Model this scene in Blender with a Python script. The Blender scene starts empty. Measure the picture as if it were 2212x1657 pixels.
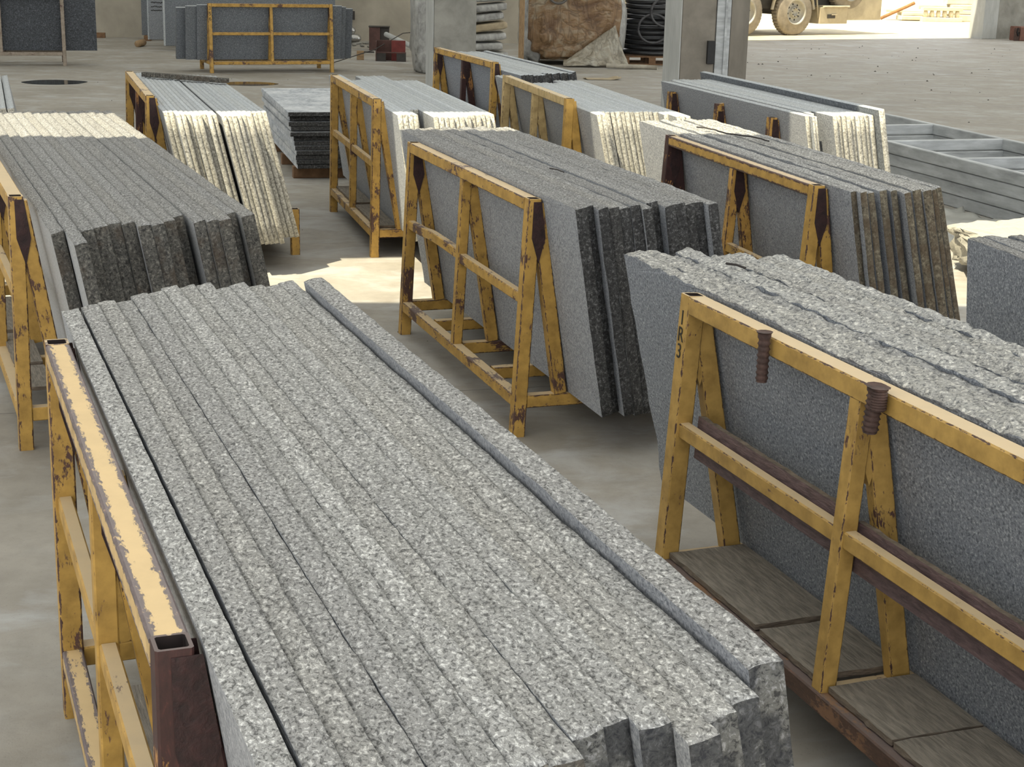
import bpy, math, random
from mathutils import Vector, Matrix, noise

# ------------------------------------------------------------------ camera, sky, sun, exposure
scene = bpy.context.scene
COL = scene.collection
R = math.radians

PITCH, ROLL, FPX = 0.275364772, 0.0237777503, 3376.05
fw = Vector((0, math.cos(PITCH), -math.sin(PITCH)))
up0 = Vector((0, math.sin(PITCH), math.cos(PITCH)))
rt0 = Vector((1, 0, 0))
rt = rt0 * math.cos(ROLL) + up0 * math.sin(ROLL)
up = up0 * math.cos(ROLL) - rt0 * math.sin(ROLL)
cam_d = bpy.data.cameras.new('camera')
cam_d.sensor_fit = 'HORIZONTAL'
cam_d.sensor_width = 36.0
cam_d.lens = FPX / 2212 * 36.0
cam_d.clip_start, cam_d.clip_end = 0.1, 600
cam = bpy.data.objects.new('camera', cam_d)
COL.objects.link(cam)
cam.matrix_world = Matrix(((rt.x, up.x, -fw.x, 0), (rt.y, up.y, -fw.y, 0), (rt.z, up.z, -fw.z, 2.0), (0, 0, 0, 1)))
scene.camera = cam

world = bpy.data.worlds.new('sky')
scene.world = world
world.use_nodes = True
wn = world.node_tree.nodes
wn['Background'].inputs[0].default_value = (0.95, 0.975, 1.0, 1)
wn['Background'].inputs[1].default_value = 2.3

SUN_TRAVEL = Vector((0.42, 0.38, -1.0)).normalized()
sun_d = bpy.data.lights.new('sun', 'SUN')
sun_d.energy = 11.0
sun_d.angle = R(0.53)
sun_d.color = (1.0, 0.90, 0.66)
sun = bpy.data.objects.new('sun', sun_d)
COL.objects.link(sun)
sun.rotation_euler = (-SUN_TRAVEL).to_track_quat('Z', 'Y').to_euler()
sun.location = (-5, -3, 12)

vs = scene.view_settings
vs.view_transform = 'Standard'
vs.look = 'None'
vs.exposure = -0.14
vs.gamma = 1.0
vs.use_curve_mapping = False

rnd = random.Random(7)
ORD = ['first', 'second', 'third', 'fourth', 'fifth', 'sixth', 'seventh', 'eighth', 'ninth', 'tenth', 'eleventh', 'twelfth',
       'thirteenth', 'fourteenth', 'fifteenth', 'sixteenth', 'seventeenth', 'eighteenth', 'nineteenth', 'twentieth', 'twenty-first', 'twenty-second']

# ------------------------------------------------------------------ helpers
def tag(o, label=None, cat=None, group=None, kind=None):
    if label: o['label'] = label
    if cat: o['category'] = cat
    if group: o['group'] = group
    if kind: o['kind'] = kind
    return o

def mesh_obj(name, verts, faces, mats, parent=None, M=None, fmat=None, smooth=None):
    me = bpy.data.meshes.new(name)
    me.from_pydata(verts, [], faces)
    if not isinstance(mats, (list, tuple)): mats = [mats]
    for m in mats: me.materials.append(m)
    if fmat: me.polygons.foreach_set('material_index', fmat)
    if smooth is True: me.polygons.foreach_set('use_smooth', [True] * len(faces))
    elif smooth: me.polygons.foreach_set('use_smooth', smooth)
    me.validate(); me.update()
    return link(name, me, parent, M)

def link(name, me, parent=None, M=None):
    o = bpy.data.objects.new(name, me)
    COL.objects.link(o)
    if parent: o.parent = parent
    if M is not None: o.matrix_basis = M
    return o

def empty(name, M):
    o = bpy.data.objects.new(name, None)
    o.empty_display_size = 0.1
    COL.objects.link(o)
    o.matrix_basis = M
    return o

def TR(x, y, z=0, rz=0):
    return Matrix.Translation((x, y, z)) @ Matrix.Rotation(rz, 4, 'Z')

def frame(x, y, yaw_deg, z=0):      # local x = u (towards the near end), y = v (towards the slabs), z up
    return TR(x, y, z, R(yaw_deg) - math.pi / 2)

def basis(o, ax, ay, az):
    return Matrix(((ax.x, ay.x, az.x, o.x), (ax.y, ay.y, az.y, o.y), (ax.z, ay.z, az.z, o.z), (0, 0, 0, 1)))

def bar_geo(L, wy, wz, c=0.004, hole=False, wall=0.006):
    c = min(c, wy * .3, wz * .3)
    a, b = wy / 2, wz / 2
    prof = [(-a + c, -b), (a - c, -b), (a, -b + c), (a, b - c), (a - c, b), (-a + c, b), (-a, b - c), (-a, -b + c)]
    v = [(0, y, z) for y, z in prof] + [(L, y, z) for y, z in prof]
    f = [(i, 8 + i, 8 + (i + 1) % 8, (i + 1) % 8) for i in range(8)]
    f.append(tuple(range(8)))
    if hole:
        ka, kb = (a - wall) / a, (b - wall) / b
        v += [(L, y * ka, z * kb) for y, z in prof] + [(L - 0.11, y * ka, z * kb) for y, z in prof]
        for i in range(8):
            j = (i + 1) % 8
            f.append((8 + j, 8 + i, 16 + i, 16 + j)); f.append((16 + j, 16 + i, 24 + i, 24 + j))
        f.append(tuple(24 + i for i in reversed(range(8))))
    else:
        f.append(tuple(8 + i for i in reversed(range(8))))
    f = [tuple(reversed(q)) for q in f]
    return v, f

def bar(name, P0, P1, wy, wz, m, parent=None, ydir=Vector((0, 1, 0)), c=0.004, hole=False):
    P0, P1 = Vector(P0), Vector(P1)
    x = (P1 - P0); L = x.length; x.normalize()
    y = Vector(ydir); y = (y - x * y.dot(x)).normalized()
    z = x.cross(y)
    v, f = bar_geo(L, wy, wz, c, hole)
    if hole:      # inside of the open tube: rust painted near black for its shade
        return mesh_obj(name, v, f, [m, INNER], parent, basis(P0, x, y, z), [1 if min(q) >= 16 else 0 for q in f])
    return mesh_obj(name, v, f, m, parent, basis(P0, x, y, z))

def box(name, lo, hi, m, parent=None, M=None, c=0.0):
    x0, y0, z0 = lo; x1, y1, z1 = hi
    if c:
        v, f = bar_geo(x1 - x0, y1 - y0, z1 - z0, c)
        T = Matrix.Translation((x0, (y0 + y1) / 2, (z0 + z1) / 2))
        return mesh_obj(name, v, f, m, parent, (M @ T) if M is not None else T)
    v = [(x0, y0, z0), (x1, y0, z0), (x1, y1, z0), (x0, y1, z0), (x0, y0, z1), (x1, y0, z1), (x1, y1, z1), (x0, y1, z1)]
    f = [(3, 2, 1, 0), (4, 5, 6, 7), (0, 1, 5, 4), (1, 2, 6, 5), (2, 3, 7, 6), (3, 0, 4, 7)]
    return mesh_obj(name, v, f, m, parent, M)

def prism(name, poly, z0, z1, m, parent=None, M=None):
    n = len(poly)
    v = [(x, y, z0) for x, y in poly] + [(x, y, z1) for x, y in poly]
    f = [tuple(reversed(range(n))), tuple(range(n, 2 * n))] + [(i, (i + 1) % n, n + (i + 1) % n, n + i) for i in range(n)]
    return mesh_obj(name, v, f, m, parent, M)

def nz(x, y, z=0.0): return noise.noise((x, y, z))

def lathe(name, prof, m, seg=32, parent=None, M=None, mats=None, fm=None):
    v, f, mi = [], [], []
    n = len(prof)
    for i in range(seg):
        a = 2 * math.pi * i / seg
        for r, z in prof: v.append((r * math.cos(a), r * math.sin(a), z))
    for i in range(seg):
        k = (i + 1) % seg
        for j in range(n - 1):
            f.append((i * n + j, k * n + j, k * n + j + 1, i * n + j + 1)); mi.append(fm[j] if fm else 0)
    return mesh_obj(name, v, f, mats or m, parent, M, mi, True)

def tube(name, pts, r, m, parent=None, M=None, seg=8, closed=False, rad=None):
    pts = [Vector(p) for p in pts]; n = len(pts); v, f = [], []
    for i, p in enumerate(pts):
        a = pts[i - 1] if (i > 0 or closed) else pts[i]
        b = pts[(i + 1) % n] if (i < n - 1 or closed) else pts[i]
        t = (b - a).normalized()
        s = t.cross(Vector((0, 0, 1)))
        if s.length < 1e-3: s = t.cross(Vector((0, 1, 0)))
        s.normalize(); u = s.cross(t)
        rr = rad[i] if rad else r
        for k in range(seg):
            w = 2 * math.pi * k / seg
            v.append(tuple(p + s * math.cos(w) * rr + u * math.sin(w) * rr))
    for i in range(n if closed else n - 1):
        j = (i + 1) % n
        for k in range(seg):
            l = (k + 1) % seg
            f.append((i * seg + k, i * seg + l, j * seg + l, j * seg + k))
    if not closed:
        f.append(tuple(range(seg))); f.append(tuple((n - 1) * seg + k for k in reversed(range(seg))))
    return mesh_obj(name, v, f, m, parent, M, None, True)

# ------------------------------------------------------------------ materials
class Mt:
    def __init__(s, name, rough=0.8, metal=0.0):
        s.m = bpy.data.materials.new(name); s.m.use_nodes = True
        s.t = s.m.node_tree; s.n = s.t.nodes; s.b = s.n['Principled BSDF']
        s.b.inputs['Roughness'].default_value = rough; s.b.inputs['Metallic'].default_value = metal
    def node(s, typ, **kw):
        n = s.n.new(typ)
        for k, v in kw.items():
            if k in n.inputs.keys(): n.inputs[k].default_value = v
            else: setattr(n, k, v)
        return n
    def link(s, a, b): s.t.links.new(a, b)
    def coord(s, kind='Object', scale=(1, 1, 1), rnd_off=True):
        tc = s.node('ShaderNodeTexCoord')
        out = tc.outputs[kind]
        mp = s.node('ShaderNodeMapping'); mp.inputs['Scale'].default_value = scale
        s.link(out, mp.inputs['Vector'])
        if rnd_off:
            oi = s.node('ShaderNodeObjectInfo')
            mu = s.node('ShaderNodeMath', operation='MULTIPLY'); mu.inputs[1].default_value = 57.0
            s.link(oi.outputs['Random'], mu.inputs[0])
            cb = s.node('ShaderNodeCombineXYZ')
            for i in range(3): s.link(mu.outputs[0], cb.inputs[i])
            s.link(cb.outputs[0], mp.inputs['Location'])
        return mp.outputs[0]
    def noise(s, co, scale, detail=3, rough=0.6, dist=0.0):
        n = s.node('ShaderNodeTexNoise'); n.inputs['Scale'].default_value = scale; n.inputs['Detail'].default_value = detail
        n.inputs['Roughness'].default_value = rough; n.inputs['Distortion'].default_value = dist
        s.link(co, n.inputs['Vector']); return n.outputs['Fac']
    def ramp(s, fac, stops, interp='LINEAR'):
        r = s.node('ShaderNodeValToRGB'); cr = r.color_ramp; cr.interpolation = interp
        while len(cr.elements) < len(stops): cr.elements.new(0.5)
        for e, (p, c) in zip(cr.elements, stops):
            e.position = p; e.color = (*c, 1) if len(c) == 3 else c
        s.link(fac, r.inputs[0]); return r.outputs[0]
    def mix(s, fac, a, b, mode='MIX'):
        n = s.node('ShaderNodeMix', data_type='RGBA', blend_type=mode)
        for sock, v in ((n.inputs[0], fac), (n.inputs[6], a), (n.inputs[7], b)):
            if hasattr(v, 'is_linked') or hasattr(v, 'links'): s.link(v, sock)
            elif isinstance(v, (int, float)): sock.default_value = v
            else: sock.default_value = (*v, 1)
        return n.outputs[2]
    def math(s, op, a, b=None):
        n = s.node('ShaderNodeMath', operation=op)
        for i, v in enumerate((a, b)):
            if v is None: continue
            if isinstance(v, (int, float)): n.inputs[i].default_value = v
            else: s.link(v, n.inputs[i])
        return n.outputs[0]
    def color(s, c): 
        if hasattr(c, 'links'): s.link(c, s.b.inputs['Base Color'])
        else: s.b.inputs['Base Color'].default_value = (*c, 1)
    def bump(s, h, strength=0.5, dist=0.01):
        b = s.node('ShaderNodeBump'); b.inputs['Strength'].default_value = strength; b.inputs['Distance'].default_value = dist
        s.link(h, b.inputs['Height']); s.link(b.outputs[0], s.b.inputs['Normal'])

def g3(a, b=None, c=None): return (a, a if b is None else b, a if c is None else c)

def granite(name, dark, mid, light, scale=110, bump=0.0, bdist=0.004, rough=0.75, stain=None, stain_scale=6.0, stain_lo=0.45, stain_hi=0.6, tint=0.12, stretch=(1, 1, 1)):
    s = Mt(name, rough)
    co = s.coord('Object', stretch)
    n1 = s.noise(co, scale, 4, 0.72, 0.6)
    col = s.ramp(n1, [(0.385, dark), (0.475, mid), (0.54, mid), (0.63, light)])
    n2 = s.noise(co, scale * 0.11, 3, 0.6)
    col = s.mix(s.math('MULTIPLY', s.ramp(n2, [(0.3, g3(0)), (0.7, g3(1))]), tint * 2), col, s.mix(0.5, col, dark))
    if stain:
        n3 = s.noise(co, stain_scale, 5, 0.65, 0.4)
        f = s.ramp(n3, [(stain_lo, g3(0)), (stain_hi, g3(1))])
        col = s.mix(f, col, s.mix(0.28, stain, col))
    oi = s.node('ShaderNodeObjectInfo')
    col = s.mix(1.0, col, s.ramp(oi.outputs['Random'], [(0.0, (.84, .84, .85)), (0.35, (1.0, .985, .955)), (0.6, (.93, .93, .93)), (1.0, (1.08, 1.08, 1.08))]), 'MULTIPLY')
    s.color(col)
    if bump: s.bump(s.math('ADD', n1, s.math('MULTIPLY', n2, 0.6)), bump, bdist)
    return s.m

def flat(name, c, rough=0.7, metal=0.0, var=0.25, scale=8.0, bump=0.0, stretch=(1, 1, 1), alpha=None, dark=None):
    s = Mt(name, rough, metal)
    co = s.coord('Object', stretch)
    n = s.noise(co, scale, 5, 0.62, 0.3)
    d = dark or tuple(x * (1 - var) for x in c)
    l = tuple(min(1, x * (1 + var * .6)) for x in c)
    s.color(s.ramp(n, [(0.3, d), (0.7, l)]))
    if bump: s.bump(n, bump, 0.01)
    if alpha is not None: s.b.inputs['Alpha'].default_value = alpha
    return s.m

def paint(name, base, wear=0.10, rust=(0.085, 0.04, 0.03), spots=0.30, dust=(0.62, 0.50, 0.33), dustamt=0.75, edge=0.10, rag=4.5):
    """enamel on steel tube: chipped along the arrises, rust spots, pale dust on upward faces"""
    s = Mt(name, 0.55)
    tc = s.node('ShaderNodeTexCoord')
    sep = s.node('ShaderNodeSeparateXYZ'); s.link(tc.outputs['Generated'], sep.inputs[0])
    def edg(o):
        return s.math('MINIMUM', o, s.math('SUBTRACT', 1.0, o))
    e = s.math('MAXIMUM', edg(sep.outputs[1]), edg(sep.outputs[2]))
    co = s.coord('Object', (1, 1, 1))
    cs = s.coord('Object', (1.0, 3.0, 3.0))
    nf = s.noise(cs, 34, 5, 0.7, 0.4)
    nb = s.noise(co, 5.5, 4, 0.6, 0.3)
    t = s.math('ADD', e, s.math('MULTIPLY', s.math('SUBTRACT', nf, 0.5), edge * rag))
    m1 = s.ramp(t, [(edge * 0.55, g3(1)), (edge * 0.75, g3(0))])
    m2 = s.ramp(s.math('ADD', nb, s.math('MULTIPLY', s.math('SUBTRACT', nf, 0.5), 0.55)), [(1 - spots - 0.04, g3(0)), (1 - spots, g3(1))])
    mask = s.math('MAXIMUM', s.math('MULTIPLY', m1, 1.0), m2)
    nrm = s.node('ShaderNodeNewGeometry')
    sn = s.node('ShaderNodeSeparateXYZ'); s.link(nrm.outputs['Normal'], sn.inputs[0])
    upf = s.math('MULTIPLY', s.ramp(sn.outputs[2], [(0.75, g3(0)), (0.95, g3(1))]), dustamt)
    nd = s.noise(co, 16, 4, 0.6)
    b1 = s.ramp(nd, [(0.3, tuple(x * k for x, k in zip(base, (.62, .60, .55)))), (0.62, base)])
    b1 = s.mix(upf, b1, dust)
    rc = s.ramp(nf, [(0.3, tuple(x * 0.5 for x in rust)), (0.6, rust), (0.75, (rust[0] * 2.2, rust[1] * 1.9, rust[2] * 1.6))])
    rc = s.mix(s.math('MULTIPLY', upf, 0.55), rc, (0.26, 0.22, 0.21))
    s.color(s.mix(mask, b1, rc))
    s.bump(s.math('SUBTRACT', 1.0, mask), 0.35, 0.002)
    return s.m

YEL = (0.48, 0.285, 0.062)
P_YEL = paint('yellow_enamel', YEL, spots=0.27, edge=0.05)
P_WORN = paint('worn_yellow_enamel', YEL, spots=0.37, edge=0.10)
P_RUSTY = paint('rust_eaten_yellow_enamel', (0.56, 0.32, 0.075), spots=0.46, edge=0.12)
P_PEEL = paint('peeling_cream_yellow_enamel', (0.60, 0.42, 0.19), spots=0.25, edge=0.30, dust=(0.70, 0.52, 0.28), rust=(0.15, 0.115, 0.115), rag=2.4)
P_FADED = paint('faded_cream_enamel', (0.56, 0.41, 0.19), spots=0.26, edge=0.07, dust=(0.60, 0.50, 0.34))
P_DARK = paint('dark_rust_over_enamel', (0.44, 0.21, 0.06), spots=0.56, edge=0.10, rust=(0.045, 0.014, 0.012))
P_GREY = paint('grey_brown_enamel', (0.30, 0.25, 0.20), spots=0.34, edge=0.08, dust=(0.42, 0.38, 0.32))
P_FRINGE = paint('fringed_yellow_enamel', YEL, spots=0.29, edge=0.26, rag=2.6)
P_E = paint('grimy_yellow_enamel', (0.46, 0.285, 0.075), spots=0.30, edge=0.075, rag=5)
P_BROWN = paint('brown_rust_enamel', (0.20, 0.105, 0.055), spots=0.50, edge=0.15, dust=(0.25, 0.15, 0.09), rust=(0.085, 0.045, 0.03))
RUST = flat('rusted_steel', (0.065, 0.036, 0.028), 0.8, 0.0, 0.6, 30, 0.4)
INNER = flat('tube_inside_rust_shade', (0.018, 0.010, 0.009), 0.9, 0, 0.4, 30)  # shade of the hole painted into the rust colour
WELD = flat('burnt_weld_rust', (0.030, 0.010, 0.009), 0.7, 0.0, 0.6, 40, 0.5)

ST_FACE = granite('sawn_granite', g3(0.13, 0.14, 0.16), g3(0.31, 0.325, 0.345), g3(0.50, 0.51, 0.53), 140, rough=0.6)
ST_FACE_PALE = granite('pale_sawn_granite', g3(0.24, 0.25, 0.26), g3(0.40, 0.41, 0.42), g3(0.55), 130, rough=0.6)
ST_FACE_BLUE = granite('blue_grey_sawn_granite', g3(0.085, 0.095, 0.115), g3(0.22, 0.24, 0.272), g3(0.46, 0.48, 0.51), 125, rough=0.6)
ST_TOP = granite('split_granite_top', g3(0.10, 0.10, 0.098), g3(0.34, 0.34, 0.33), g3(0.72, 0.72, 0.70), 95, 0.9, 0.006, 0.85, stretch=(1, 1.5, 1))
ST_TOP_DK = granite('darker_split_granite_top', g3(0.075), g3(0.24, 0.24, 0.235), g3(0.52, 0.52, 0.51), 95, 0.9, 0.006, 0.85, stretch=(1, 1.5, 1))
ST_TOP_E = granite('pale_split_granite_top', g3(0.13, 0.135, 0.14), g3(0.40, 0.40, 0.385), g3(0.78, 0.77, 0.72), 85, 1.0, 0.010, 0.85)
ST_TOP_SAWN = granite('sawn_granite_top', g3(0.25, 0.27, 0.29), g3(0.41, 0.44, 0.465), g3(0.58, 0.61, 0.63), 90, 0.15, 0.003, 0.7)
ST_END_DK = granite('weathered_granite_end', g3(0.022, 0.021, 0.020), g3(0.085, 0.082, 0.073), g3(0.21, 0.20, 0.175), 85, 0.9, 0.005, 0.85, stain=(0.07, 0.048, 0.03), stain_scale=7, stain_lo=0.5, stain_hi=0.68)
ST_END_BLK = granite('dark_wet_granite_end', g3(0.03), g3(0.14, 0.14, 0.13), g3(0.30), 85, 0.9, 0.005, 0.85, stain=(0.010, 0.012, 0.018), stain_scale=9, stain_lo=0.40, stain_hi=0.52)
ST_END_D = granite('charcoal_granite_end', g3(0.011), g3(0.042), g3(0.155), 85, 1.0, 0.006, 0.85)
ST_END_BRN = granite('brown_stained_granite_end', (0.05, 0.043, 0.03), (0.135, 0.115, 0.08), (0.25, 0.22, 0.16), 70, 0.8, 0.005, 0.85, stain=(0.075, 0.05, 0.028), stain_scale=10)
ST_END_PALE = granite('pale_granite_end', g3(0.17, 0.16, 0.14), g3(0.40, 0.385, 0.33), g3(0.62, 0.60, 0.54), 80, 0.2, 0.003, 0.85)
ST_BLACK = granite('dark_blue_granite', g3(0.012, 0.014, 0.018), g3(0.045, 0.052, 0.062), g3(0.12, 0.13, 0.15), 60, 0.3, 0.003, 0.6)
ST_MID = granite('grey_blue_granite', g3(0.06, 0.068, 0.08), g3(0.135, 0.15, 0.168), g3(0.25, 0.27, 0.29), 80, rough=0.55)
ST_DUSTY = granite('dusty_granite', g3(0.22, 0.24, 0.27), g3(0.40, 0.43, 0.47), g3(0.60, 0.63, 0.67), 30, 0.2, 0.003, 0.8, stain=(0.62, 0.64, 0.66), stain_scale=4)

WOOD = flat('grey_weathered_plywood', (0.22, 0.195, 0.16), 0.85, 0, 0.45, 14, 0.5, stretch=(1, 6, 1))
WOOD_EDGE = flat('plywood_edge', (0.17, 0.135, 0.10), 0.9, 0, 0.5, 30, 0.5, stretch=(1, 1, 8))
WOOD_PURPLE = flat('purple_brown_film_faced_board', (0.115, 0.075, 0.075), 0.6, 0, 0.55, 22, 0.4, stretch=(1, 1, 5))
WOOD_RAW = flat('raw_timber', (0.36, 0.24, 0.13), 0.8, 0, 0.4, 12, 0.3, stretch=(1, 8, 8))
WOOD_BROWN = flat('brown_timber', (0.20, 0.11, 0.055), 0.8, 0, 0.4, 12, 0.3)
GALV = flat('galvanised_steel', (0.43, 0.45, 0.46), 0.55, 0.2, 0.38, 5, 0, stretch=(.5, 2.5, 2.5))
BLACK = flat('black_rubber', (0.012, 0.012, 0.013), 0.6, 0, 0.3, 20)
BLACK_SHINE = flat('black_hose', (0.02, 0.021, 0.024), 0.35, 0, 0.3, 20)
INK = flat('black_marker', (0.02, 0.018, 0.012), 0.7, 0, 0.1, 20)
WATER = Mt('dark_puddle', 0.06); WATER.color((0.02, 0.022, 0.02)); WATER = WATER.m

def concrete_floor():
    s = Mt('concrete_floor', 0.75)
    tc = s.node('ShaderNodeTexCoord')
    co = tc.outputs['Object']
    n1 = s.noise(co, 0.9, 6, 0.62, 0.3)
    n2 = s.noise(co, 9, 5, 0.65)
    n3 = s.noise(co, 150, 2, 0.6)
    mp = s.node('ShaderNodeMapping'); mp.inputs['Scale'].default_value = (0.8, 1.3, 1); s.link(co, mp.inputs['Vector'])
    n4 = s.noise(mp.outputs[0], 2.0, 5, 0.62, 0.6)
    c = s.ramp(n1, [(0.30, (0.235, 0.215, 0.183)), (0.5, (0.31, 0.288, 0.25)), (0.72, (0.375, 0.365, 0.34))])
    c = s.mix(s.ramp(n2, [(0.35, g3(0.35)), (0.6, g3(0))]), c, (0.18, 0.165, 0.14))
    c = s.mix(s.ramp(n4, [(0.50, g3(0)), (0.72, g3(0.65))]), c, (0.44, 0.45, 0.455))
    c = s.mix(s.ramp(n3, [(0.28, g3(0.5)), (0.36, g3(0))]), c, (0.12, 0.11, 0.10))
    s.color(c)
    s.link(s.ramp(n1, [(0.3, g3(0.62)), (0.7, g3(0.85))]), s.b.inputs['Roughness'])
    s.bump(s.math('ADD', n2, s.math('MULTIPLY', n3, 0.3)), 0.25, 0.004)
    return s.m
FLOOR = concrete_floor()
JOINT = flat('joint_dirt', (0.06, 0.055, 0.05), 0.95)
SAND = flat('sandy_yard', (0.52, 0.45, 0.30), 0.95, 0, 0.25, 3.0, 0.4)
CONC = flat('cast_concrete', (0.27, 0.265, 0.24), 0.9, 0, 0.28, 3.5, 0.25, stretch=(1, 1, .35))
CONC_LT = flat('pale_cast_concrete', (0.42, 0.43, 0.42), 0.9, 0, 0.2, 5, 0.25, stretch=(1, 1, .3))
CONC_WALL = flat('rendered_wall', (0.40, 0.365, 0.30), 0.95, 0, 0.22, 1.3, 0.2)
def roof_sheet(tr):
    m = bpy.data.materials.new('translucent_roof_sheet'); m.use_nodes = True
    t = m.node_tree; t.nodes.remove(t.nodes['Principled BSDF'])
    a = t.nodes.new('ShaderNodeBsdfDiffuse'); a.inputs[0].default_value = (.6, .6, .58, 1)
    b = t.nodes.new('ShaderNodeBsdfTranslucent'); b.inputs[0].default_value = (.88, .93, 1.0, 1)
    x = t.nodes.new('ShaderNodeMixShader'); x.inputs[0].default_value = tr
    t.links.new(a.outputs[0], x.inputs[1]); t.links.new(b.outputs[0], x.inputs[2])
    t.links.new(x.outputs[0], t.nodes['Material Output'].inputs[0])
    return m
ROOF = roof_sheet(0.17)      # unseen roof: translucency added to fill the hall with soft light

# ------------------------------------------------------------------ floor, yard, columns, walls, roof
LINES = [(-40.0, 0.0), (7.0, 0.27), (15.1, 0.21), (23.25, 0.157), (33.1, 0.54)]      # y = a + b x
XA, XB = -26.0, 34.0
fl = prism('floor', [(XA, -14), (XB, -14), (XB, 51.0), (-6.0, 36), (XA, 36)], -0.12, -0.03, JOINT)
tag(fl, 'grey concrete factory floor cast in large bays', 'floor', kind='structure')
def ln(i, x): return LINES[i][0] + LINES[i][1] * x
g = 0.005
prism('floor_panel', [(XA, -14), (XB, -14), (XB, ln(1, XB) - g), (XA, ln(1, XA) - g)], -0.03, 0.0, FLOOR, fl)
prism('floor_panel', [(XA, ln(1, XA) + g), (XB, ln(1, XB) + g), (XB, ln(2, XB) - g), (XA, ln(2, XA) - g)], -0.03, 0.0, FLOOR, fl)
prism('floor_panel', [(XA, ln(2, XA) + g), (XB, ln(2, XB) + g), (XB, ln(3, XB) - g), (XA, ln(3, XA) - g)], -0.03, 0.0, FLOOR, fl)
prism('floor_panel', [(XA, ln(3, XA) + g), (XB, ln(3, XB) + g), (XB, ln(4, XB)), (5.0, ln(4, 5.0)), (-6.0, 36), (XA, 36)], -0.03, 0.0, FLOOR, fl)
yd = prism('yard_ground', [(-40, 36.02), (-6.0, 36.02), (5.0, 35.82), (34, 51.5), (34, -14), (90, -14), (90, 140), (-40, 140)], -0.14, -0.02, SAND)
tag(yd, 'sunlit sandy yard ground outside the factory', 'ground', kind='structure')

wl = prism('wall_back', [(-26, 29.4), (1.9, 32.95), (1.9, 33.2), (-26, 29.65)], 0, 6.5, CONC_WALL)
tag(wl, 'rendered concrete back wall of the factory', 'wall', kind='structure')
wl2 = prism('wall_left', [(-26.2, -14), (-26, -14), (-26, 29.6), (-26.2, 29.6)], 3.2, 6.5, CONC_WALL)
tag(wl2, 'upper left side wall above an open bay', 'wall', kind='structure')

cl = mesh_obj('ceiling', [(-26.5, -1.5, 6.5), (32, -1.5, 6.5), (32, 6.525 + .08 * 32, 6.5), (-26.5, 6.525 - .08 * 26.5, 6.5)], [(0, 1, 2, 3)], ROOF)
tag(cl, 'unseen sheet roof, made translucent for soft light, over the near half of the hall', 'roof', kind='structure')
cl2 = mesh_obj('ceiling', [(a, b, 6.5) for a, b in [(-26.5, 8.338 - .22 * 26.5), (32, 8.338 + .22 * 32), (32, 32.1 + .54 * 32), (0, 32.1), (-4, 34.2), (-26.5, 34.2)]], [(0, 1, 2, 3, 4, 5)], ROOF)
tag(cl2, 'unseen sheet roof, made translucent for soft light, over the far half of the hall', 'roof', kind='structure')

def column(x, y, rz, w, d, label, m_front, m_side, n):
    c = empty('column', TR(x, y, 0, rz))
    # front face lies at local y=0, column extends to +y
    v, f = bar_geo(6.5, w, d, 0.012)
    M = basis(Vector((w / 2, d / 2, 0)), Vector((0, 0, 1)), Vector((1, 0, 0)), Vector((0, 1, 0)))
    o = mesh_obj('shaft', v, f, m_front, c, M)
    tag(c, label, 'column', kind='structure')
    return c
# column behind the far racks: pale narrow side face on the left, grey front
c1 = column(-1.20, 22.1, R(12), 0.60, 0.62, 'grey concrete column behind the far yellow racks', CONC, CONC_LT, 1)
box('pale_side_face', (-0.012, -0.004, 0), (-0.001, 0.62, 6.4), CONC_LT, c1)  # thin sheet, paler than the shaft, over the left face
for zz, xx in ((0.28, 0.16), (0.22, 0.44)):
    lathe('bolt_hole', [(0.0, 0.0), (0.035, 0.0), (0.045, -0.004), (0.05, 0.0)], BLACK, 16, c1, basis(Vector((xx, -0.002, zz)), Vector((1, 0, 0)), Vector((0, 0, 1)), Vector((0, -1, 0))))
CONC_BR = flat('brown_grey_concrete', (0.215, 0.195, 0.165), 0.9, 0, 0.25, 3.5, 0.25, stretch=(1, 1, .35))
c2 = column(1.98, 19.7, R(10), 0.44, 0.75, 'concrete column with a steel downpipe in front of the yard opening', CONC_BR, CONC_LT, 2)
box('pale_side_face', (-0.012, -0.004, 0), (-0.001, 0.75, 6.4), CONC_LT, c2)
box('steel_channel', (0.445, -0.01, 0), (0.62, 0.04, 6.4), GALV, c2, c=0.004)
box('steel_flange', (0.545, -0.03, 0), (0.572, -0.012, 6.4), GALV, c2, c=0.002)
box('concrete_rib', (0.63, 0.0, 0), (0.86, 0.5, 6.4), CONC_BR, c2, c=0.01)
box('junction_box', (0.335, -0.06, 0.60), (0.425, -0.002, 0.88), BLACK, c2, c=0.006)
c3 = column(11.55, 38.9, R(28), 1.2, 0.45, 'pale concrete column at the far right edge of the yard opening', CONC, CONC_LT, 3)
box('pale_side_face', (-0.46, -0.01, 0), (-0.002, 0.44, 6.4), CONC_LT, c3, c=0.01)  # pale block along the left side of the shaft

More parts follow.
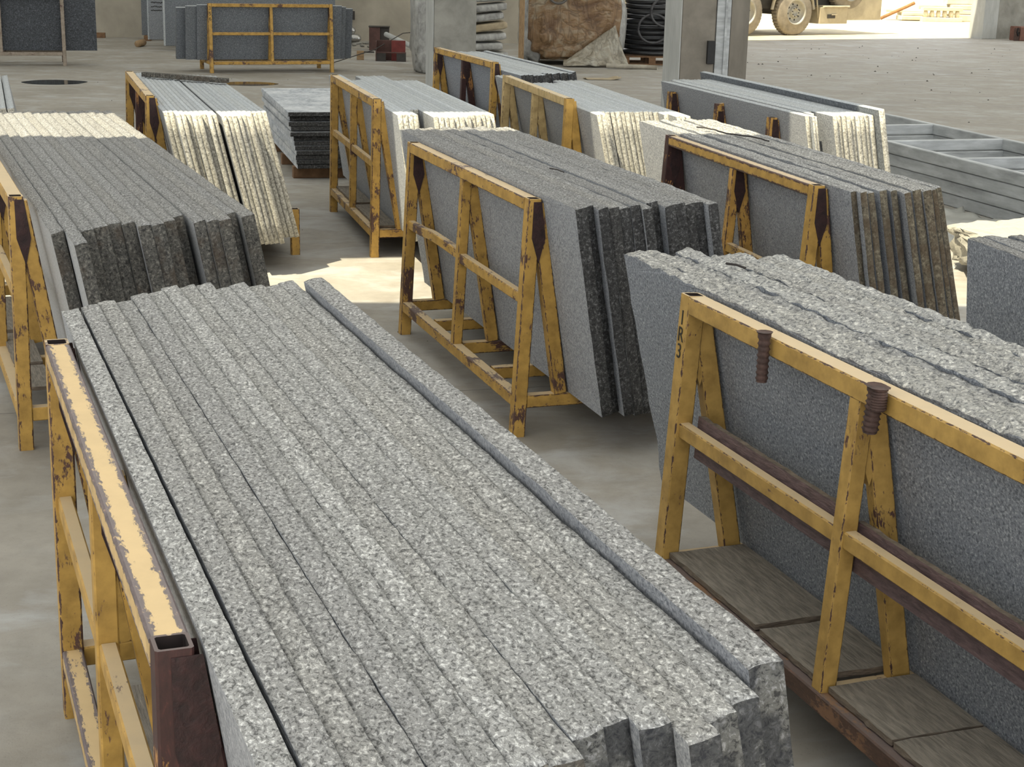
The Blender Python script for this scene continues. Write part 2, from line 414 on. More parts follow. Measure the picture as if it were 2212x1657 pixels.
# ------------------------------------------------------------------ racks
def rack(name, label, x, y, yaw, L, h, s, base_z=0.175, us=None, bays=2, pm=P_YEL, rail_m=None, leg_m=None, rail=True, depth=0.90, nbars=5,
         mid=True, gusset_m=None, bottom_m=None, top_w=0.058, bent=False, mid_z=0.60, vb=0.167, deep=False):
    F = frame(x, y, yaw)
    e = empty(name, F)
    rail_m = rail_m or pm; leg_m = leg_m or pm; gusset_m = gusset_m or WELD; bottom_m = bottom_m or pm
    T = 0.056
    U = Vector((1, 0, 0))
    bot = base_z - 0.055
    xs = [T / 2 + (L - T) * i / bays for i in range(bays + 1)]
    for i, u in enumerate(xs):
        end = i in (0, bays)
        lm = leg_m[i] if isinstance(leg_m, (list, tuple)) else leg_m
        wid = T if end else 0.046
        top_z = h if (end or not rail) else h - 0.052
        low = 0.0 if end else base_z - 0.004
        ff = lambda z: 0.029 - (s + 0.0) * (1 - z / h)
        bar('leg', (u, ff(low), low), (u, ff(top_z), top_z), wid, T if end else 0.046, lm, e, U, hole=end)
        rt_z = top_z - ((0.12 if deep else 0.02) if end else 0)
        fr = lambda z: 0.040 + (vb - 0.040) * (1 - (z - base_z) / (h - base_z))
        bar('rear_leg', (u, fr(base_z), base_z), (u, fr(rt_z), rt_z), wid - 0.006, T, lm, e, U)
        # rusted weld gusset in the crotch of the two legs
        zs = h * 0.735
        gm = gusset_m[i] if isinstance(gusset_m, (list, tuple)) else gusset_m
        zq, zt_ = h * 0.84, h - 0.012
        zm = (ff(zs) + fr(zs)) / 2
        poly = [(zm, zs), (fr(zq) + .012, zq), (fr(zt_) + .016, zt_), (ff(zt_) - .006, zt_), (ff(zq) - .004, zq)]
        hw = wid / 2 + (0.0012 if gm is WELD else -0.006)
        if end and gm is not WELD: poly = [(a_, min(b_, h - .125)) for a_, b_ in poly]
        if deep and end: poly = [(zm, zs - .02), (fr(zq) + .026, zq), (fr(zt_) + .027, zt_), (ff(zt_) - .006, zt_), (ff(zq) - .004, zq)]
        if not end: poly = [(a_, min(b_, h - 0.054)) for a_, b_ in poly]
        spans = [(u - hw, u + hw)] if not (end and gm is WELD) else [(u - hw, u - wid / 2 + 0.0005), (u + wid / 2 - 0.0005, u + hw)]
        fcs = [(0, 1, 2, 3, 4), (9, 8, 7, 6, 5)] + [(k, 5 + k, 5 + (k + 1) % 5, (k + 1) % 5) for k in range(5)]
        for ua, ub in spans:
            mesh_obj('gusset', [(ua, a, b) for a, b in poly] + [(ub, a, b) for a, b in poly], fcs, gm, e)
    if rail:
        bar('top_rail', (T + 0.0005, 0.029, h - 0.027), (L - T - 0.0005, 0.029, h - 0.027), top_w, 0.052, rail_m, e, Vector((0, 1, 0)))
    if mid:
        for i in range(bays):
            a = xs[i] + (T / 2 if i == 0 else 0.024); b = xs[i + 1] - (T / 2 if i == bays - 1 else 0.024)
            vv = 0.029 - s * (1 - mid_z / h)
            if bent and i == 0:
                um = a + (b - a) * 0.55
                o = bar('mid_rail', (a, vv, mid_z - 0.022), (b, vv, mid_z - 0.022 + 0.01), 0.036, 0.045, pm, e, Vector((0, 1, 0)))
                # bent: subdivide the tube and bow it
                me = o.data; v0, f0 = [], []
                prof = [(q.co.y, q.co.z) for q in me.vertices[:8]]; Ls = (b - a); nseg = 10
                for k in range(nseg + 1):
                    t = k / nseg
                    bow = 0.03 * math.exp(-((t - 0.62) / 0.25) ** 2); side = -0.03 * math.exp(-((t - 0.62) / 0.22) ** 2)
                    v0 += [(Ls * t, py + side, pz + bow) for py, pz in prof]
                for k in range(nseg):
                    f0 += [(k * 8 + q, k * 8 + (q + 1) % 8, (k + 1) * 8 + (q + 1) % 8, (k + 1) * 8 + q) for q in range(8)]
                f0 += [tuple(reversed(range(8))), tuple(nseg * 8 + q for q in range(8))]
                nm = bpy.data.meshes.new('mid_rail'); nm.from_pydata(v0, [], f0); nm.materials.append(pm); o.data = nm
            else:
                bar('mid_rail', (a, vv, mid_z - 0.022), (b, vv, mid_z - 0.022), 0.036, 0.045, pm, e, Vector((0, 1, 0)))
    bar('bottom_rail', (T + 0.001, 0.029 - s * 0.85, base_z - 0.03), (L - T - 0.001, 0.029 - s * 0.85, base_z - 0.03), 0.052, 0.052, bottom_m, e, Vector((0, 1, 0)))
    for i in range(nbars):
        u = T / 2 + (L - T) * i / (nbars - 1)
        bar('base_bar', (u, 0.058 - s * 0.85, base_z - 0.029), (u, depth, base_z - 0.029), T - 0.004, 0.054, pm, e, U)
    bar('rear_rail', (T / 2, depth + 0.026, base_z - 0.03), (L - T / 2, depth + 0.026, base_z - 0.03), 0.05, 0.05, pm, e, Vector((0, 1, 0)))
    for u in (T / 2, L - T / 2):
        bar('stop_post', (u, depth + 0.08, 0), (u, depth + 0.08, base_z + 0.10), T, T, pm, e, U, hole=True)
    tag(e, label, 'rack')
    return e, F

def slab_geo(L, t, H, nu, nt, nk, at, ae, seed, ed=0.0015, fx=9.0, cup=0.0):
    V, Fc, Mi, Sm = [], [], [], []
    def add(p): V.append(p); return len(V) - 1
    so = seed * 13.37
    T = [[0] * (nt + 1) for _ in range(nu + 1)]
    def ends(y, z, far):
        return ae * (nz(y * 18 + so, z * 9, 5.1 + far * 9) + 0.6 * nz(y * 40, z * 26 + so, 7.7 + far * 3))
    for i in range(nu + 1):
        x = L * i / nu
        for j in range(nt + 1):
            y = t * j / nt
            z = H + at * (nz(x * fx, y * 24, so) + 0.55 * nz(x * fx * 3.3, y * 50, so + 4) + 0.8 * nz(x * 1.7, so, 2.0))
            yy = y
            if j in (0, nt):
                z -= at * 0.12
                yy += ed * abs(nz(x * 22, j * 3.1, so + 9)) * (1 if j == 0 else -1)
            xx = x
            if i == 0: xx = x + ends(y, H, 1); 
            if i == nu: xx = x + ends(y, H, 0)
            if i in (0, nu): z -= at * 0.5
            T[i][j] = add((xx, yy, z))
    E = [[0] * (nk + 1) for _ in range(nt + 1)]; Fr = [[0] * (nk + 1) for _ in range(nt + 1)]
    for j in range(nt + 1):
        for k in range(nk + 1):
            y, z = t * j / nt, H * k / nk
            if k == nk: E[j][k] = T[nu][j]; Fr[j][k] = T[0][j]
            else:
                E[j][k] = add((L + ends(y, z, 0), y, z)); Fr[j][k] = add((ends(y, z, 1), y, z))
    def fc(q, m, sm=False): Fc.append(tuple(q)); Mi.append(m); Sm.append(sm)
    for i in range(nu):
        for j in range(nt): fc((T[i][j], T[i + 1][j], T[i + 1][j + 1], T[i][j + 1]), 1, True)
    for j in range(nt):
        for k in range(nk):
            fc((E[j][k], E[j + 1][k], E[j + 1][k + 1], E[j][k + 1]), 2, True)
            fc((Fr[j + 1][k], Fr[j][k], Fr[j][k + 1], Fr[j + 1][k + 1]), 2, True)
    left = [Fr[0][k] for k in range(nk)] + [T[i][0] for i in range(nu + 1)] + [E[0][k] for k in reversed(range(nk))]
    fc(reversed(left), 0)
    right = [Fr[nt][k] for k in range(nk)] + [T[i][nt] for i in range(nu + 1)] + [E[nt][k] for k in reversed(range(nk))]
    fc(right, 0)
    bt = [Fr[j][0] for j in range(nt + 1)] + [E[j][0] for j in reversed(range(nt + 1))]
    fc(bt, 0)
    return V, Fc, Mi, Sm

def stack(F, slabs, zt, lean0, lean1, zbase, mats, label, group, nu=60, nt=3, nk=6, at=0.003, ae=0.004, adj='granite', ed=0.0015, fx=9.0, special=None):
    """slabs: (v of top front edge, thickness, u far, u near, dz)"""
    out = []
    n = len(slabs)
    for i, (v, t, u0, u1, dz) in enumerate(slabs):
        a = R(lean0 + (lean1 - lean0) * i / max(1, n - 1))
        if t is None: t = ((slabs[i + 1][0] - v) if i < n - 1 else (v - slabs[i - 1][0])) * math.cos(a) - 0.0012
        H = (zt + dz - zbase) / math.cos(a)
        w = Vector((0, -math.sin(a), math.cos(a))); nn = Vector((0, math.cos(a), math.sin(a)))
        P = Vector((u0, v - dz * math.tan(a), zt + dz)) - w * H
        V, Fc, Mi, Sm = slab_geo(u1 - u0, t, H, nu, nt, nk, at, ae, i + hash_s(group), ed, fx)
        mm = list(mats)
        if special and i in special: mm = special[i]
        o = mesh_obj('granite_slab', V, Fc, mm, None, F @ basis(P, Vector((1, 0, 0)), nn, w), Mi, Sm)
        lb = label % ORD[i] if '%s' in label else label
        tag(o, lb, 'stone slab', group, 'thing')
        out.append(o)
    return out

def hash_s(s): return sum(ord(c) * (k + 1) for k, c in enumerate(s)) % 97

def uniform(v0, v1, n, t, u0, u1, ju=0.02, jf=0.02, seed=1, dz=0.004):
    r = random.Random(seed); out = []
    for i in range(n):
        v = v0 + (v1 - v0) * i / n
        out.append((v, t, u0 + r.uniform(-jf, jf), u1 + r.uniform(-ju, ju), r.uniform(-dz, dz)))
    return out

# --- foreground rack, left: worn peeling rail, fifteen thick split slabs
rA, FA = rack('slab_rack', 'peeling cream-yellow steel slab rack at the bottom left corner', -1.170, 3.7715, 21.046, 1.8707, 1.0187, 0.008, base_z=0.20,
              pm=P_YEL, rail_m=P_PEEL, leg_m=[P_WORN, P_YEL, P_DARK], bottom_m=P_PEEL, mid_z=0.62, deep=True)
nearA = [2.36, 2.37, 2.36, 2.38, 2.37, 2.35, 2.35, 2.34, 2.30, 2.27, 2.30, 2.345, 2.305, 2.275, 2.237]
farA = [-.31, -.33, -.37, -.38, -.43, -.46, -.51, -.53, -.52, -.47, -.50, -.48, -.46, -.49, -.37]
vA = [.070, .123, .172, .220, .268, .318, .365, .412, .463, .510, .556, .604, .652, .700, .755]
slA = [(vA[i], None if i not in (0, 13) else 0.0455, farA[i], nearA[i], [0, 0.004, 0.002, -.003, .004, .001, .003, -.002, .004, 0, .003, -.002, 0, .002, .032][i]) for i in range(15)]
sA = stack(FA, slA, 1.02, 8.5, 11, 0.20, [ST_FACE, ST_TOP, ST_END_DK], '%s split granite slab from the peeling rail in the foreground stack', 'split slabs on the foreground rack',
           nu=190, nt=5, nk=12, at=0.0042, ae=0.006, ed=0.002, special={i: [ST_FACE, ST_TOP, ST_END_BLK] for i in (8, 9, 10, 11, 12, 13, 14)})
sA[14]['label'] = 'outermost foreground slab standing higher than the rest, with a dark stained end'

# --- rack at the left edge
rG, FG = rack('slab_rack', 'yellow slab rack with a dark scorched post at the left edge', -3.1596, 8.877, 22.4, 3.2, 1.02, 0.018, base_z=0.175, bays=3,
              pm=P_YEL, leg_m=[P_YEL, P_YEL, P_WORN, P_WORN], mid_z=0.64, depth=1.0)
G = [(.104, 3.66), (.155, 3.92), (.207, 3.65), (.260, 3.59), (.318, 3.55), (.371, 3.56), (.421, 3.60), (.472, 3.60), (.522, 3.55), (.572, 3.45), (.634, 3.56), (.682, 3.565), (.728, 3.57), (.778, 3.43), (.834, 3.48)]
slG = [(v, None if i not in (0, 1, 9, 13) else .0465, -.38 + .02 * math.sin(i * 2.3), u, .003 * math.sin(i * 1.7)) for i, (v, u) in enumerate(G)]
stack(FG, slG, 0.957, 10, 11, 0.175, [ST_FACE_PALE, ST_TOP_DK, ST_END_DK], '%s long granite slab from the rail in the left edge stack', 'long slabs on the left edge rack', nu=150, nt=4, nk=10, at=0.004, ae=0.005)

# --- foreground rack, right: marked post, rebar hooks, rough slabs
rE, FE = rack('slab_rack', 'yellow slab rack with rebar hooks and handwritten marks at the right', 0.4851, 4.4617, 20.09, 1.90, 1.0258, 0.0547, base_z=0.222,
              pm=P_E, bottom_m=P_BROWN, gusset_m=P_E, mid_z=0.645, vb=0.20)
E_ = [(.072, -.575), (.1255, -.56), (.179, -.52), (.2325, -.53), (.286, -.46), (.3395, -.45), (.393, -.48), (.4465, -.40), (.50, -.385)]
slE = [(v, None, u, 2.3 - .02 * (i % 3), [0, .004, -.006, .008, -.003, .006, .0, -.004, .004][i]) for i, (v, u) in enumerate(E_)]
stack(FE, slE, 1.03, 12.5, 13.5, 0.222, [ST_FACE_BLUE, ST_TOP_E, ST_END_D], '%s rough-edged granite slab from the rail behind the marked post', 'rough slabs on the right foreground rack', nu=240, nt=6, nk=14, at=0.0095, ae=0.022, ed=0.004, fx=15.0)

# --- centre rack
rD, FD = rack('slab_rack', 'yellow slab rack with a buckled middle rail in the centre', -0.5655, 8.0304, 19.109, 1.8788, 1.0041, 0.0467, base_z=0.18, pm=P_WORN, rail_m=P_WORN,
              leg_m=[P_WORN, P_WORN, P_WORN], gusset_m=[WELD, P_WORN, WELD], bent=True, mid_z=0.605)
D_ = [(.058, 2.245), (.109, 2.205), (.149, 2.255), (.193, 2.255), (.238, 2.245), (.288, 2.25), (.331, 2.265), (.385, 2.17), (.439, 2.225), (.489, 2.215), (.536, 2.205), (.581, 2.19), (.624, 2.235)]
slD = [(v, None if i not in (1, 6, 11) else .040, -.375 + .03 * math.sin(i * 1.9), u, .004 * math.sin(i * 2.9)) for i, (v, u) in enumerate(D_)]
stack(FD, slD, 1.022, 9.8, 10.5, 0.18, [ST_FACE, ST_TOP_DK, ST_END_D], '%s dark-ended granite slab from the rail in the centre stack', 'slabs on the centre rack', nu=130, nt=4, nk=16, at=0.0045, ae=0.008, ed=0.002)

# --- right centre rack with brown stained ends
rF, FF = rack('slab_rack', 'heavily rusted yellow slab rack right of the centre', 0.796, 8.501, 15.415, 1.8315, 1.0158, 0.0547, base_z=0.18, pm=P_WORN, rail_m=P_FRINGE,
              leg_m=[P_DARK, P_RUSTY, P_WORN], mid_z=0.60)
F_ = [(.068, 2.04, .026), (.094, 2.075, .030), (.136, 2.06, .030), (.196, 2.05, .034), (.250, 2.045, .030), (.296, 2.08, .030), (.345, 2.06, .040), (.392, 2.065, .040), (.456, 2.025, .022), (.480, 2.02, .026)]
slF = [(v, t, -.62 + .03 * math.sin(i * 2.1), u, .004 * math.sin(i * 2.3)) for i, (v, u, t) in enumerate(F_)]
stack(FF, slF, 1.022, 11, 15, 0.18, [ST_FACE, ST_TOP, ST_END_BRN], '%s brown-ended granite slab from the rusted rail right of centre', 'brown-ended slabs on the rusted rack', nu=110, nt=3, nk=12, at=0.0045, ae=0.005, ed=0.002)

# --- mid distance racks with thin pale slabs
rB, FB = rack('slab_rack', 'rusty orange slab rack under the sunlit thin slabs, left of centre', -2.8669, 11.5341, 17.536, 1.8559, 1.0323, 0.03, base_z=0.20, pm=P_WORN,
              leg_m=[P_WORN, P_DARK, P_WORN], depth=0.84)
B_ = []
for i in range(20):
    v = .070 + .0295 * i
    un = 2.27 if i < 2 else (2.40 if i < 5 else (2.44 if i < 10 else (2.51 if i < 16 else 2.31)))
    if i >= 10: v += .018
    un -= .02 if i in (4, 7, 14) else 0
    B_.append((v, .028, -.54 + .016 * i + .015 * math.sin(i * 2.4), un + .004 * math.sin(i * 3.3), .002 * math.sin(i)))
stack(FB, B_, 0.972, 12.5, 14, 0.20, [ST_FACE, ST_TOP_SAWN, ST_END_PALE], '%s thin pale slab from the post in the sunlit stack left of centre', 'thin slabs on the rusty orange rack', nu=24, nt=2, nk=6, at=0.0008, ae=0.0008, ed=.0006)

rC, FC = rack('slab_rack', 'bright yellow slab rack with plywood on its base, behind the centre rack', -1.4046, 11.786, 15.168, 1.8373, 1.021, 0.0167, base_z=0.185, pm=P_WORN, gusset_m=[P_WORN, P_RUSTY, P_RUSTY], mid_z=0.62, depth=0.84, vb=.185)
C_ = []
for i in range(19):
    v = .072 + .0318 * i
    un = 2.29 if i < 4 else (1.99 if i < 6 else (2.44 if i < 13 else (2.33 if i < 17 else 2.31)))
    uf = -.58 if i < 3 else (-.15 if i < 6 else (-.48 if i < 13 else -.10))
    C_.append((v, .030, uf + .015 * math.sin(i * 2.4), un + .012 * math.sin(i * 3.1), .002 * math.sin(i * 1.3)))
stack(FC, C_, 0.968, 8, 11, 0.185, [ST_FACE, ST_TOP_SAWN, ST_END_PALE], '%s thin pale slab from the rail on the plywood-based rack', 'thin slabs on the plywood-based rack', nu=24, nt=2, nk=6, at=0.0008, ae=0.004, ed=.0006)

rJ, FJ = rack('slab_rack', 'faded yellow slab rack between the centre rack and the column', -0.1286, 12.1124, 13.753, 1.842, 1.0228, 0.03, base_z=0.185, pm=P_YEL, rail_m=P_FADED, leg_m=[P_FADED, P_FADED, P_YEL], gusset_m=P_FADED, depth=0.80)
J_ = []
for i in range(18):
    v = .072 + .0315 * i
    un = 2.31 if i < 2 else (2.17 if i < 14 else 2.30)
    if i >= 15: un = 2.44
    uf = -.57 if i < 3 else (.10 if i < 11 else -.11)
    if i > 3: v += .006
    J_.append((v, .0298, uf + .015 * math.sin(i * 2.4), un + .012 * math.sin(i * 3.1), .002 * math.sin(i * 1.3)))
stack(FJ, J_, 0.968, 13, 14, 0.185, [ST_FACE, ST_TOP_SAWN, ST_END_PALE], '%s thin pale slab from the faded rail beside the column', 'thin slabs on the faded yellow rack', nu=24, nt=2, nk=6, at=0.0008, ae=0.003, ed=.0006)

rI, FI = rack('slab_rack', 'farthest angled yellow slab rack with burnt brown posts beside the column', -0.8136, 15.0519, 18.51, 1.8495, 1.0279, 0.03, base_z=0.185, pm=P_WORN, leg_m=[P_WORN, P_DARK, P_WORN], depth=0.80)
I_ = []
for i in range(15):
    v = .075 + .036 * i
    un = 2.38 if i < 6 else 2.22
    I_.append((v, .034, -.30 + .02 * math.sin(i * 2.4), un + .02 * math.sin(i * 3.1), .003 * math.sin(i * 1.3) + (.012 if i == 14 else 0)))
stack(FI, I_, 0.962, 11, 12, 0.185, [ST_FACE_BLUE, ST_TOP_SAWN, ST_END_D], '%s dark-ended thin slab from the rail of the farthest angled rack', 'thin slabs on the farthest angled rack', nu=30, nt=2, nk=6, at=0.0015, ae=0.003, ed=.001)

rH, FH = rack('slab_rack', 'slab frame of bare rusty orange posts beside the galvanised frames', 1.145, 12.25, 16.5, 1.85, 0.915, 0.03, base_z=0.185, pm=P_RUSTY, rail=False, mid=True, depth=0.80)
H_ = [(.055, .028, -.275, 2.245, 0), (.086, .016, -.25, 2.285, 0), (.104, .014, -.25, 2.285, 0), (.150, .026, -.30, 2.13, 0)]
for i in range(10): H_.append((.182 + .0325 * i + (.02 if i > 0 else 0), .030, -.39 + .012 * math.sin(i * 2), 2.02 if i == 0 else 2.27 + .008 * math.sin(i * 2.2), .002 * math.sin(i)))
H_.append((.530, .040, -.60, 2.35, .045))
stack(FH, H_, 0.968, 11, 12, 0.185, [ST_FACE, ST_TOP_SAWN, ST_END_PALE], '%s thin slab behind the bare rusty posts beside the galvanised frames', 'thin slabs behind the bare rusty posts', nu=24, nt=2, nk=6, at=0.0008, ae=0.002, ed=.0006, special={14: [ST_MID, ST_TOP_SAWN, ST_END_PALE]})[-1]['label'] = 'dark-faced slab standing tallest, outermost behind the bare rusty posts'

# --- rack mostly out of frame at the far left, only slab tops show
rQ, FQ = rack('slab_rack', 'slab rack past the far end of the left edge stack', -4.36, 12.10, 18.6, 1.85, 1.0, 0.03, base_z=0.185, pm=P_WORN, depth=0.62)
Q_ = [(.075 + .052 * i, .046, -.36, 2.16 + .01 * math.sin(i * 2), 0) for i in range(7)]
stack(FQ, Q_, 0.885, 10, 11, 0.185, [ST_FACE, ST_TOP_SAWN, ST_END_PALE], '%s pale slab from the left in the stack past the left edge stack', 'pale slabs past the left edge stack', nu=16, nt=2, nk=4, at=0.0008, ae=0.002)

# --- slabs at the right edge of the frame
rK, FK = rack('slab_rack', 'slab rack at the right edge hidden by dark blue slabs', 1.715, 4.655, 12.6, 1.85, 0.93, 0.03, base_z=0.185, pm=P_YEL, depth=0.62)
K_ = [(.150 + .056 * i, .05, -.98 + .015 * math.sin(i * 2), 2.35, .006 * math.sin(i * 2.2)) for i in range(7)]
stack(FK, K_, 1.0, 6, 8, 0.185, [ST_FACE_BLUE, ST_TOP_DK, ST_END_D], '%s blue-grey slab from the left in the right edge stack', 'blue-grey slabs at the right edge', nu=90, nt=4, nk=10, at=0.006, ae=0.006, ed=.002)

# --- frontal yellow rack at the back
rN, FN = rack('slab_rack', 'yellow slab rack seen square-on at the back with painted digits', -4.647, 23.812, 111.5, 1.907, 1.02, 0.06, base_z=0.18, pm=P_WORN, depth=0.7, nbars=3)
N_ = [(.10, .05, -.14, 2.08, 0), (.155, .05, -.30, 2.16, -.02), (.21, .05, -.26, 2.15, -.02), (.265, .05, -.42, 2.30, -.05), (.32, .05, -.40, 2.30, -.05), (.40, .05, -.40, 2.10, -.05)]
stack(FN, N_, 0.99, 9, 10, 0.18, [ST_MID, ST_TOP_SAWN, ST_MID], '%s grey slab counted from the square-on yellow rack at the back', 'grey slabs on the square-on back rack', nu=12, nt=2, nk=4, at=0.001, ae=0.001)

# --- dark slabs at the top left corner on a grey-brown frame
rL, FL = rack('slab_rack', 'grey-brown slab rack holding dark blue slabs at the top left corner', -8.81, 23.98, 107, 1.90, 1.05, 0.03, base_z=0.21, pm=P_GREY, rail=True, mid=False, depth=0.7, nbars=3, gusset_m=P_GREY)
Lq = [(.07 + .055 * i, .05, -.3, 2.37 - .02 * i, 0) for i in range(4)]
stack(FL, Lq, 1.12, 5, 6, 0.22, [ST_BLACK, ST_TOP_SAWN, ST_BLACK], '%s dark blue slab counted from the grey-brown posts', 'dark blue slabs at the top left', nu=12, nt=2, nk=4, at=0.001, ae=0.001)

# --- standing slabs between the two back racks
def standing(x0, x1, y, z0, H, yaw, m, label, t=0.05):
    o = box('granite_slab', (0, 0, 0), (x1 - x0, t, H), m, None, TR(x0, y, z0, yaw) @ Matrix.Rotation(R(-4), 4, 'X'), c=0.004)
    return tag(o, label, 'stone slab', 'standing slabs between the back racks', 'thing')
standing(-7.32, -3.9, 30.9, 0.10, 1.15, R(6), ST_MID, 'rearmost blue-grey slab standing against the back wall')
mw = standing(-6.82, -3.6, 29.25, 0.124, 1.15, R(6), ST_FACE_BLUE, 'standing blue-grey slab with rows of dark handwriting')
standing(-6.33, -3.3, 28.35, 0.08, 1.15, R(7), ST_MID, 'standing blue-grey slab with a pale left edge behind the square-on rack')
box('edge_strip', (-0.004, -0.029, -0.575), (0.03, -0.0255, 0.575), ST_TOP_SAWN, [o for o in bpy.data.objects if o.name.startswith('granite_slab')][-1])
box('edge_strip', (-0.004, -0.029, -0.575), (0.02, -0.0255, 0.575), ST_TOP_SAWN, mw)
r = random.Random(3)
for row in range(5):
    x = 0.07
    pts = []
    while x < (0.36 if row < 3 else 0.27):
        pts.append((x, -0.029, 0.225 - row * .07 + r.uniform(-.012, .012) + .004 * x))
        x += 0.012
    tube('handwriting', pts, 0.006, INK, mw, None, 4)
for (x, y) in ((-6.95, 29.2), (-5.4, 29.4)):
    tag(lathe('log_bearer', [(0.0, -.22), (0.06, -.22), (0.06, .22), (0.0, .22)], WOOD_RAW, 16, None, basis(Vector((x, y, .06)), Vector((0, 0, 1)), Vector((1, 0, 0)), Vector((0, 1, 0)))),
        'round timber bearer under the slab with handwriting, %s end' % ('left' if x < -6 else 'right'), 'timber', 'round bearers under standing slabs')
for k, (x, y) in enumerate(((-7.2, 30.85), (-4.6, 31.1), (-6.0, 28.3), (-3.9, 28.6))):
    tag(box('timber_block', (-.06, -.1, 0), (.06, .12, .098 if k < 2 else .078), WOOD_BROWN, None, TR(x, y, 0, R(6)), c=.004), 'brown timber block under the %s standing slab, %s end' % ('rearmost' if k < 2 else 'pale-edged', 'left' if k % 2 == 0 else 'right'), 'timber', 'blocks under standing slabs')
tag(box('timber_block', (0, 0, 0), (.17, .09, .10), WOOD_BROWN, None, TR(-8.32, 31.30, 0, R(5)), c=.004), 'orange-brown timber block on the floor against the back wall', 'timber')

# ------------------------------------------------------------------ lettering (flat marks on the posts)
def letter(ch, size, M, parent):
    cu = bpy.data.curves.new('lettering', 'FONT'); cu.body = ch; cu.size = size; cu.extrude = 0.0006; cu.align_x = 'CENTER'
    t = bpy.data.objects.new('tmp', cu); COL.objects.link(t)
    me = bpy.data.meshes.new_from_object(t.evaluated_get(bpy.context.evaluated_depsgraph_get()))
    bpy.data.objects.remove(t)
    me.name = 'lettering'; me.materials.clear(); me.materials.append(INK)
    o = link('lettering', me, parent, M); o['label'] = 'black hand-painted character ' + ch
    return o
bpy.context.view_layer.update()
def kids(e, n): return [c for c in e.children if c.name.split('.')[0] == n]
legE = kids(rE, 'leg')[0]
# leg local: x up the leg, y = u, z = x cross y ; face towards the viewer's left is the -v face
for ch, zz in (('1', 0.968), ('R', 0.918), ('3', 0.868)):
    letter(ch, 0.062, basis(Vector((zz - 0.03, 0.0, -0.0292)), Vector((0, 1, 0)), Vector((1, 0, 0)), Vector((0, 0, -1))), legE)
legN = kids(rN, 'leg')[0]
for ch, zz in (('3', 0.955), ('5', 0.875), ('6', 0.80)):
    letter(ch, 0.075, basis(Vector((zz - 0.03, 0.0, -0.0292)), Vector((0, 1, 0)), Vector((1, 0, 0)), Vector((0, 0, -1))), legN)

# rebar hooks welded on the marked rack's top rail
def rebar(u, h, lean, wid):
    n = 26
    pts, rad = [], []
    for k in range(n + 1):
        t = k / n
        pts.append((u + lean * t, -0.018 - wid * .2, 1.042 - h * t)); rad.append(wid * (1.0 + (0.22 if k % 3 == 0 else 0.0)) * (1.25 if k < 3 else 1))
    o = tube('rebar_hook', pts, wid, RUST, rE, None, 10, rad=rad)
    o['label'] = 'rusty ribbed rebar stub welded to the rail'
rebar(0.545, 0.135, 0.0, 0.0145); rebar(1.075, 0.115, -0.012, 0.017)
rebar(1.088, 0.055, 0.0, 0.017)

# ------------------------------------------------------------------ boards and planks on the racks
def board(F, u0, u1, v0, v1, z, t, label, m=WOOD, rot=0.0, tilt=0.0, seed=1):
    rr = random.Random(seed); nu, nv = 14, 5
    V, Fc, Mi = [], [], []
    Lu, Lv = u1 - u0, v1 - v0
    for lay in (0, 1):
        for i in range(nu + 1):
            for j in range(nv + 1):
                x, y = Lu * i / nu, Lv * j / nv
                if j == 0: y += .006 * nz(x * 30, seed, lay)
                if i in (0, nu): x += .006 * nz(y * 30, seed + 3, lay + i)
                V.append((x, y, t * lay + (.0025 * nz(x * 6, y * 6, seed) if lay else 0)))
    w = nv + 1; off = (nu + 1) * w
    for i in range(nu):
        for j in range(nv):
            a = i * w + j
            Fc.append((off + a, off + a + w, off + a + w + 1, off + a + 1)); Mi.append(0)
            Fc.append((a, a + 1, a + w + 1, a + w)); Mi.append(0)
    for i in range(nu):
        a = i * w; Fc.append((a, a + w, off + a + w, off + a)); Mi.append(1)
        a = i * w + nv; Fc.append((a + w, a, off + a, off + a + w)); Mi.append(1)
    for j in range(nv):
        a = j; Fc.append((a + 1, a, off + a, off + a + 1)); Mi.append(1)
        a = nu * w + j; Fc.append((a, a + 1, off + a + 1, off + a)); Mi.append(1)
    o = mesh_obj('plywood_board', V, Fc, [m, WOOD_EDGE], None, F @ Matrix.Translation((u0, v0, z)) @ Matrix.Rotation(rot, 4, 'Z') @ Matrix.Rotation(tilt, 4, 'Y'), Mi)
    return tag(o, label, 'board')
gE = 'plywood boards on the right foreground rack'
for k, (a, b, z, rr_, lb) in enumerate(((.060, .60, .2235, 0.0, 'grey plywood board on the rack base, nearest the marked post'), (.625, .918, .2225, 0.0, 'short grey plywood board between the two rear posts of the marked rack'),
                                        (.982, 1.262, .2235, .0, 'grey split plywood board just past the middle post of the marked rack'), (1.272, 1.84, .2225, 0.0, 'grey plywood board at the bottom right corner of the picture'))):
    o = board(FE, a, b, -.020, .232, z, .016, lb, seed=k + 1, rot=rr_); o['group'] = gE
gC = 'plywood boards on the rack behind the centre'
for k, (a, b) in enumerate(((.06, .84), (.93, 1.78))):
    o = board(FC, a, b, .03, .17, .1855, .014, '%s plywood board on the bright yellow rack base' % ('far' if k == 0 else 'near'), seed=k + 8); o['group'] = gC
for k, (a, b) in enumerate(((1.2, 1.92), (2.0, 2.55), (2.6, 2.95))):
    o = board(FG, a, b, .03, .15, .1755, .016, '%s grey board on the base of the left edge rack' % ('far', 'middle', 'near')[k], seed=k + 12); o['group'] = 'boards on the left edge rack'
for k, (a, b) in enumerate(((.35, .95), (1.0, 1.7))):
    o = board(FA, a, b, .055, .17, .2005, .016, '%s grey board inside the peeling foreground rack base' % ('far', 'near')[k], seed=k + 16); o['group'] = 'boards in the foreground rack'
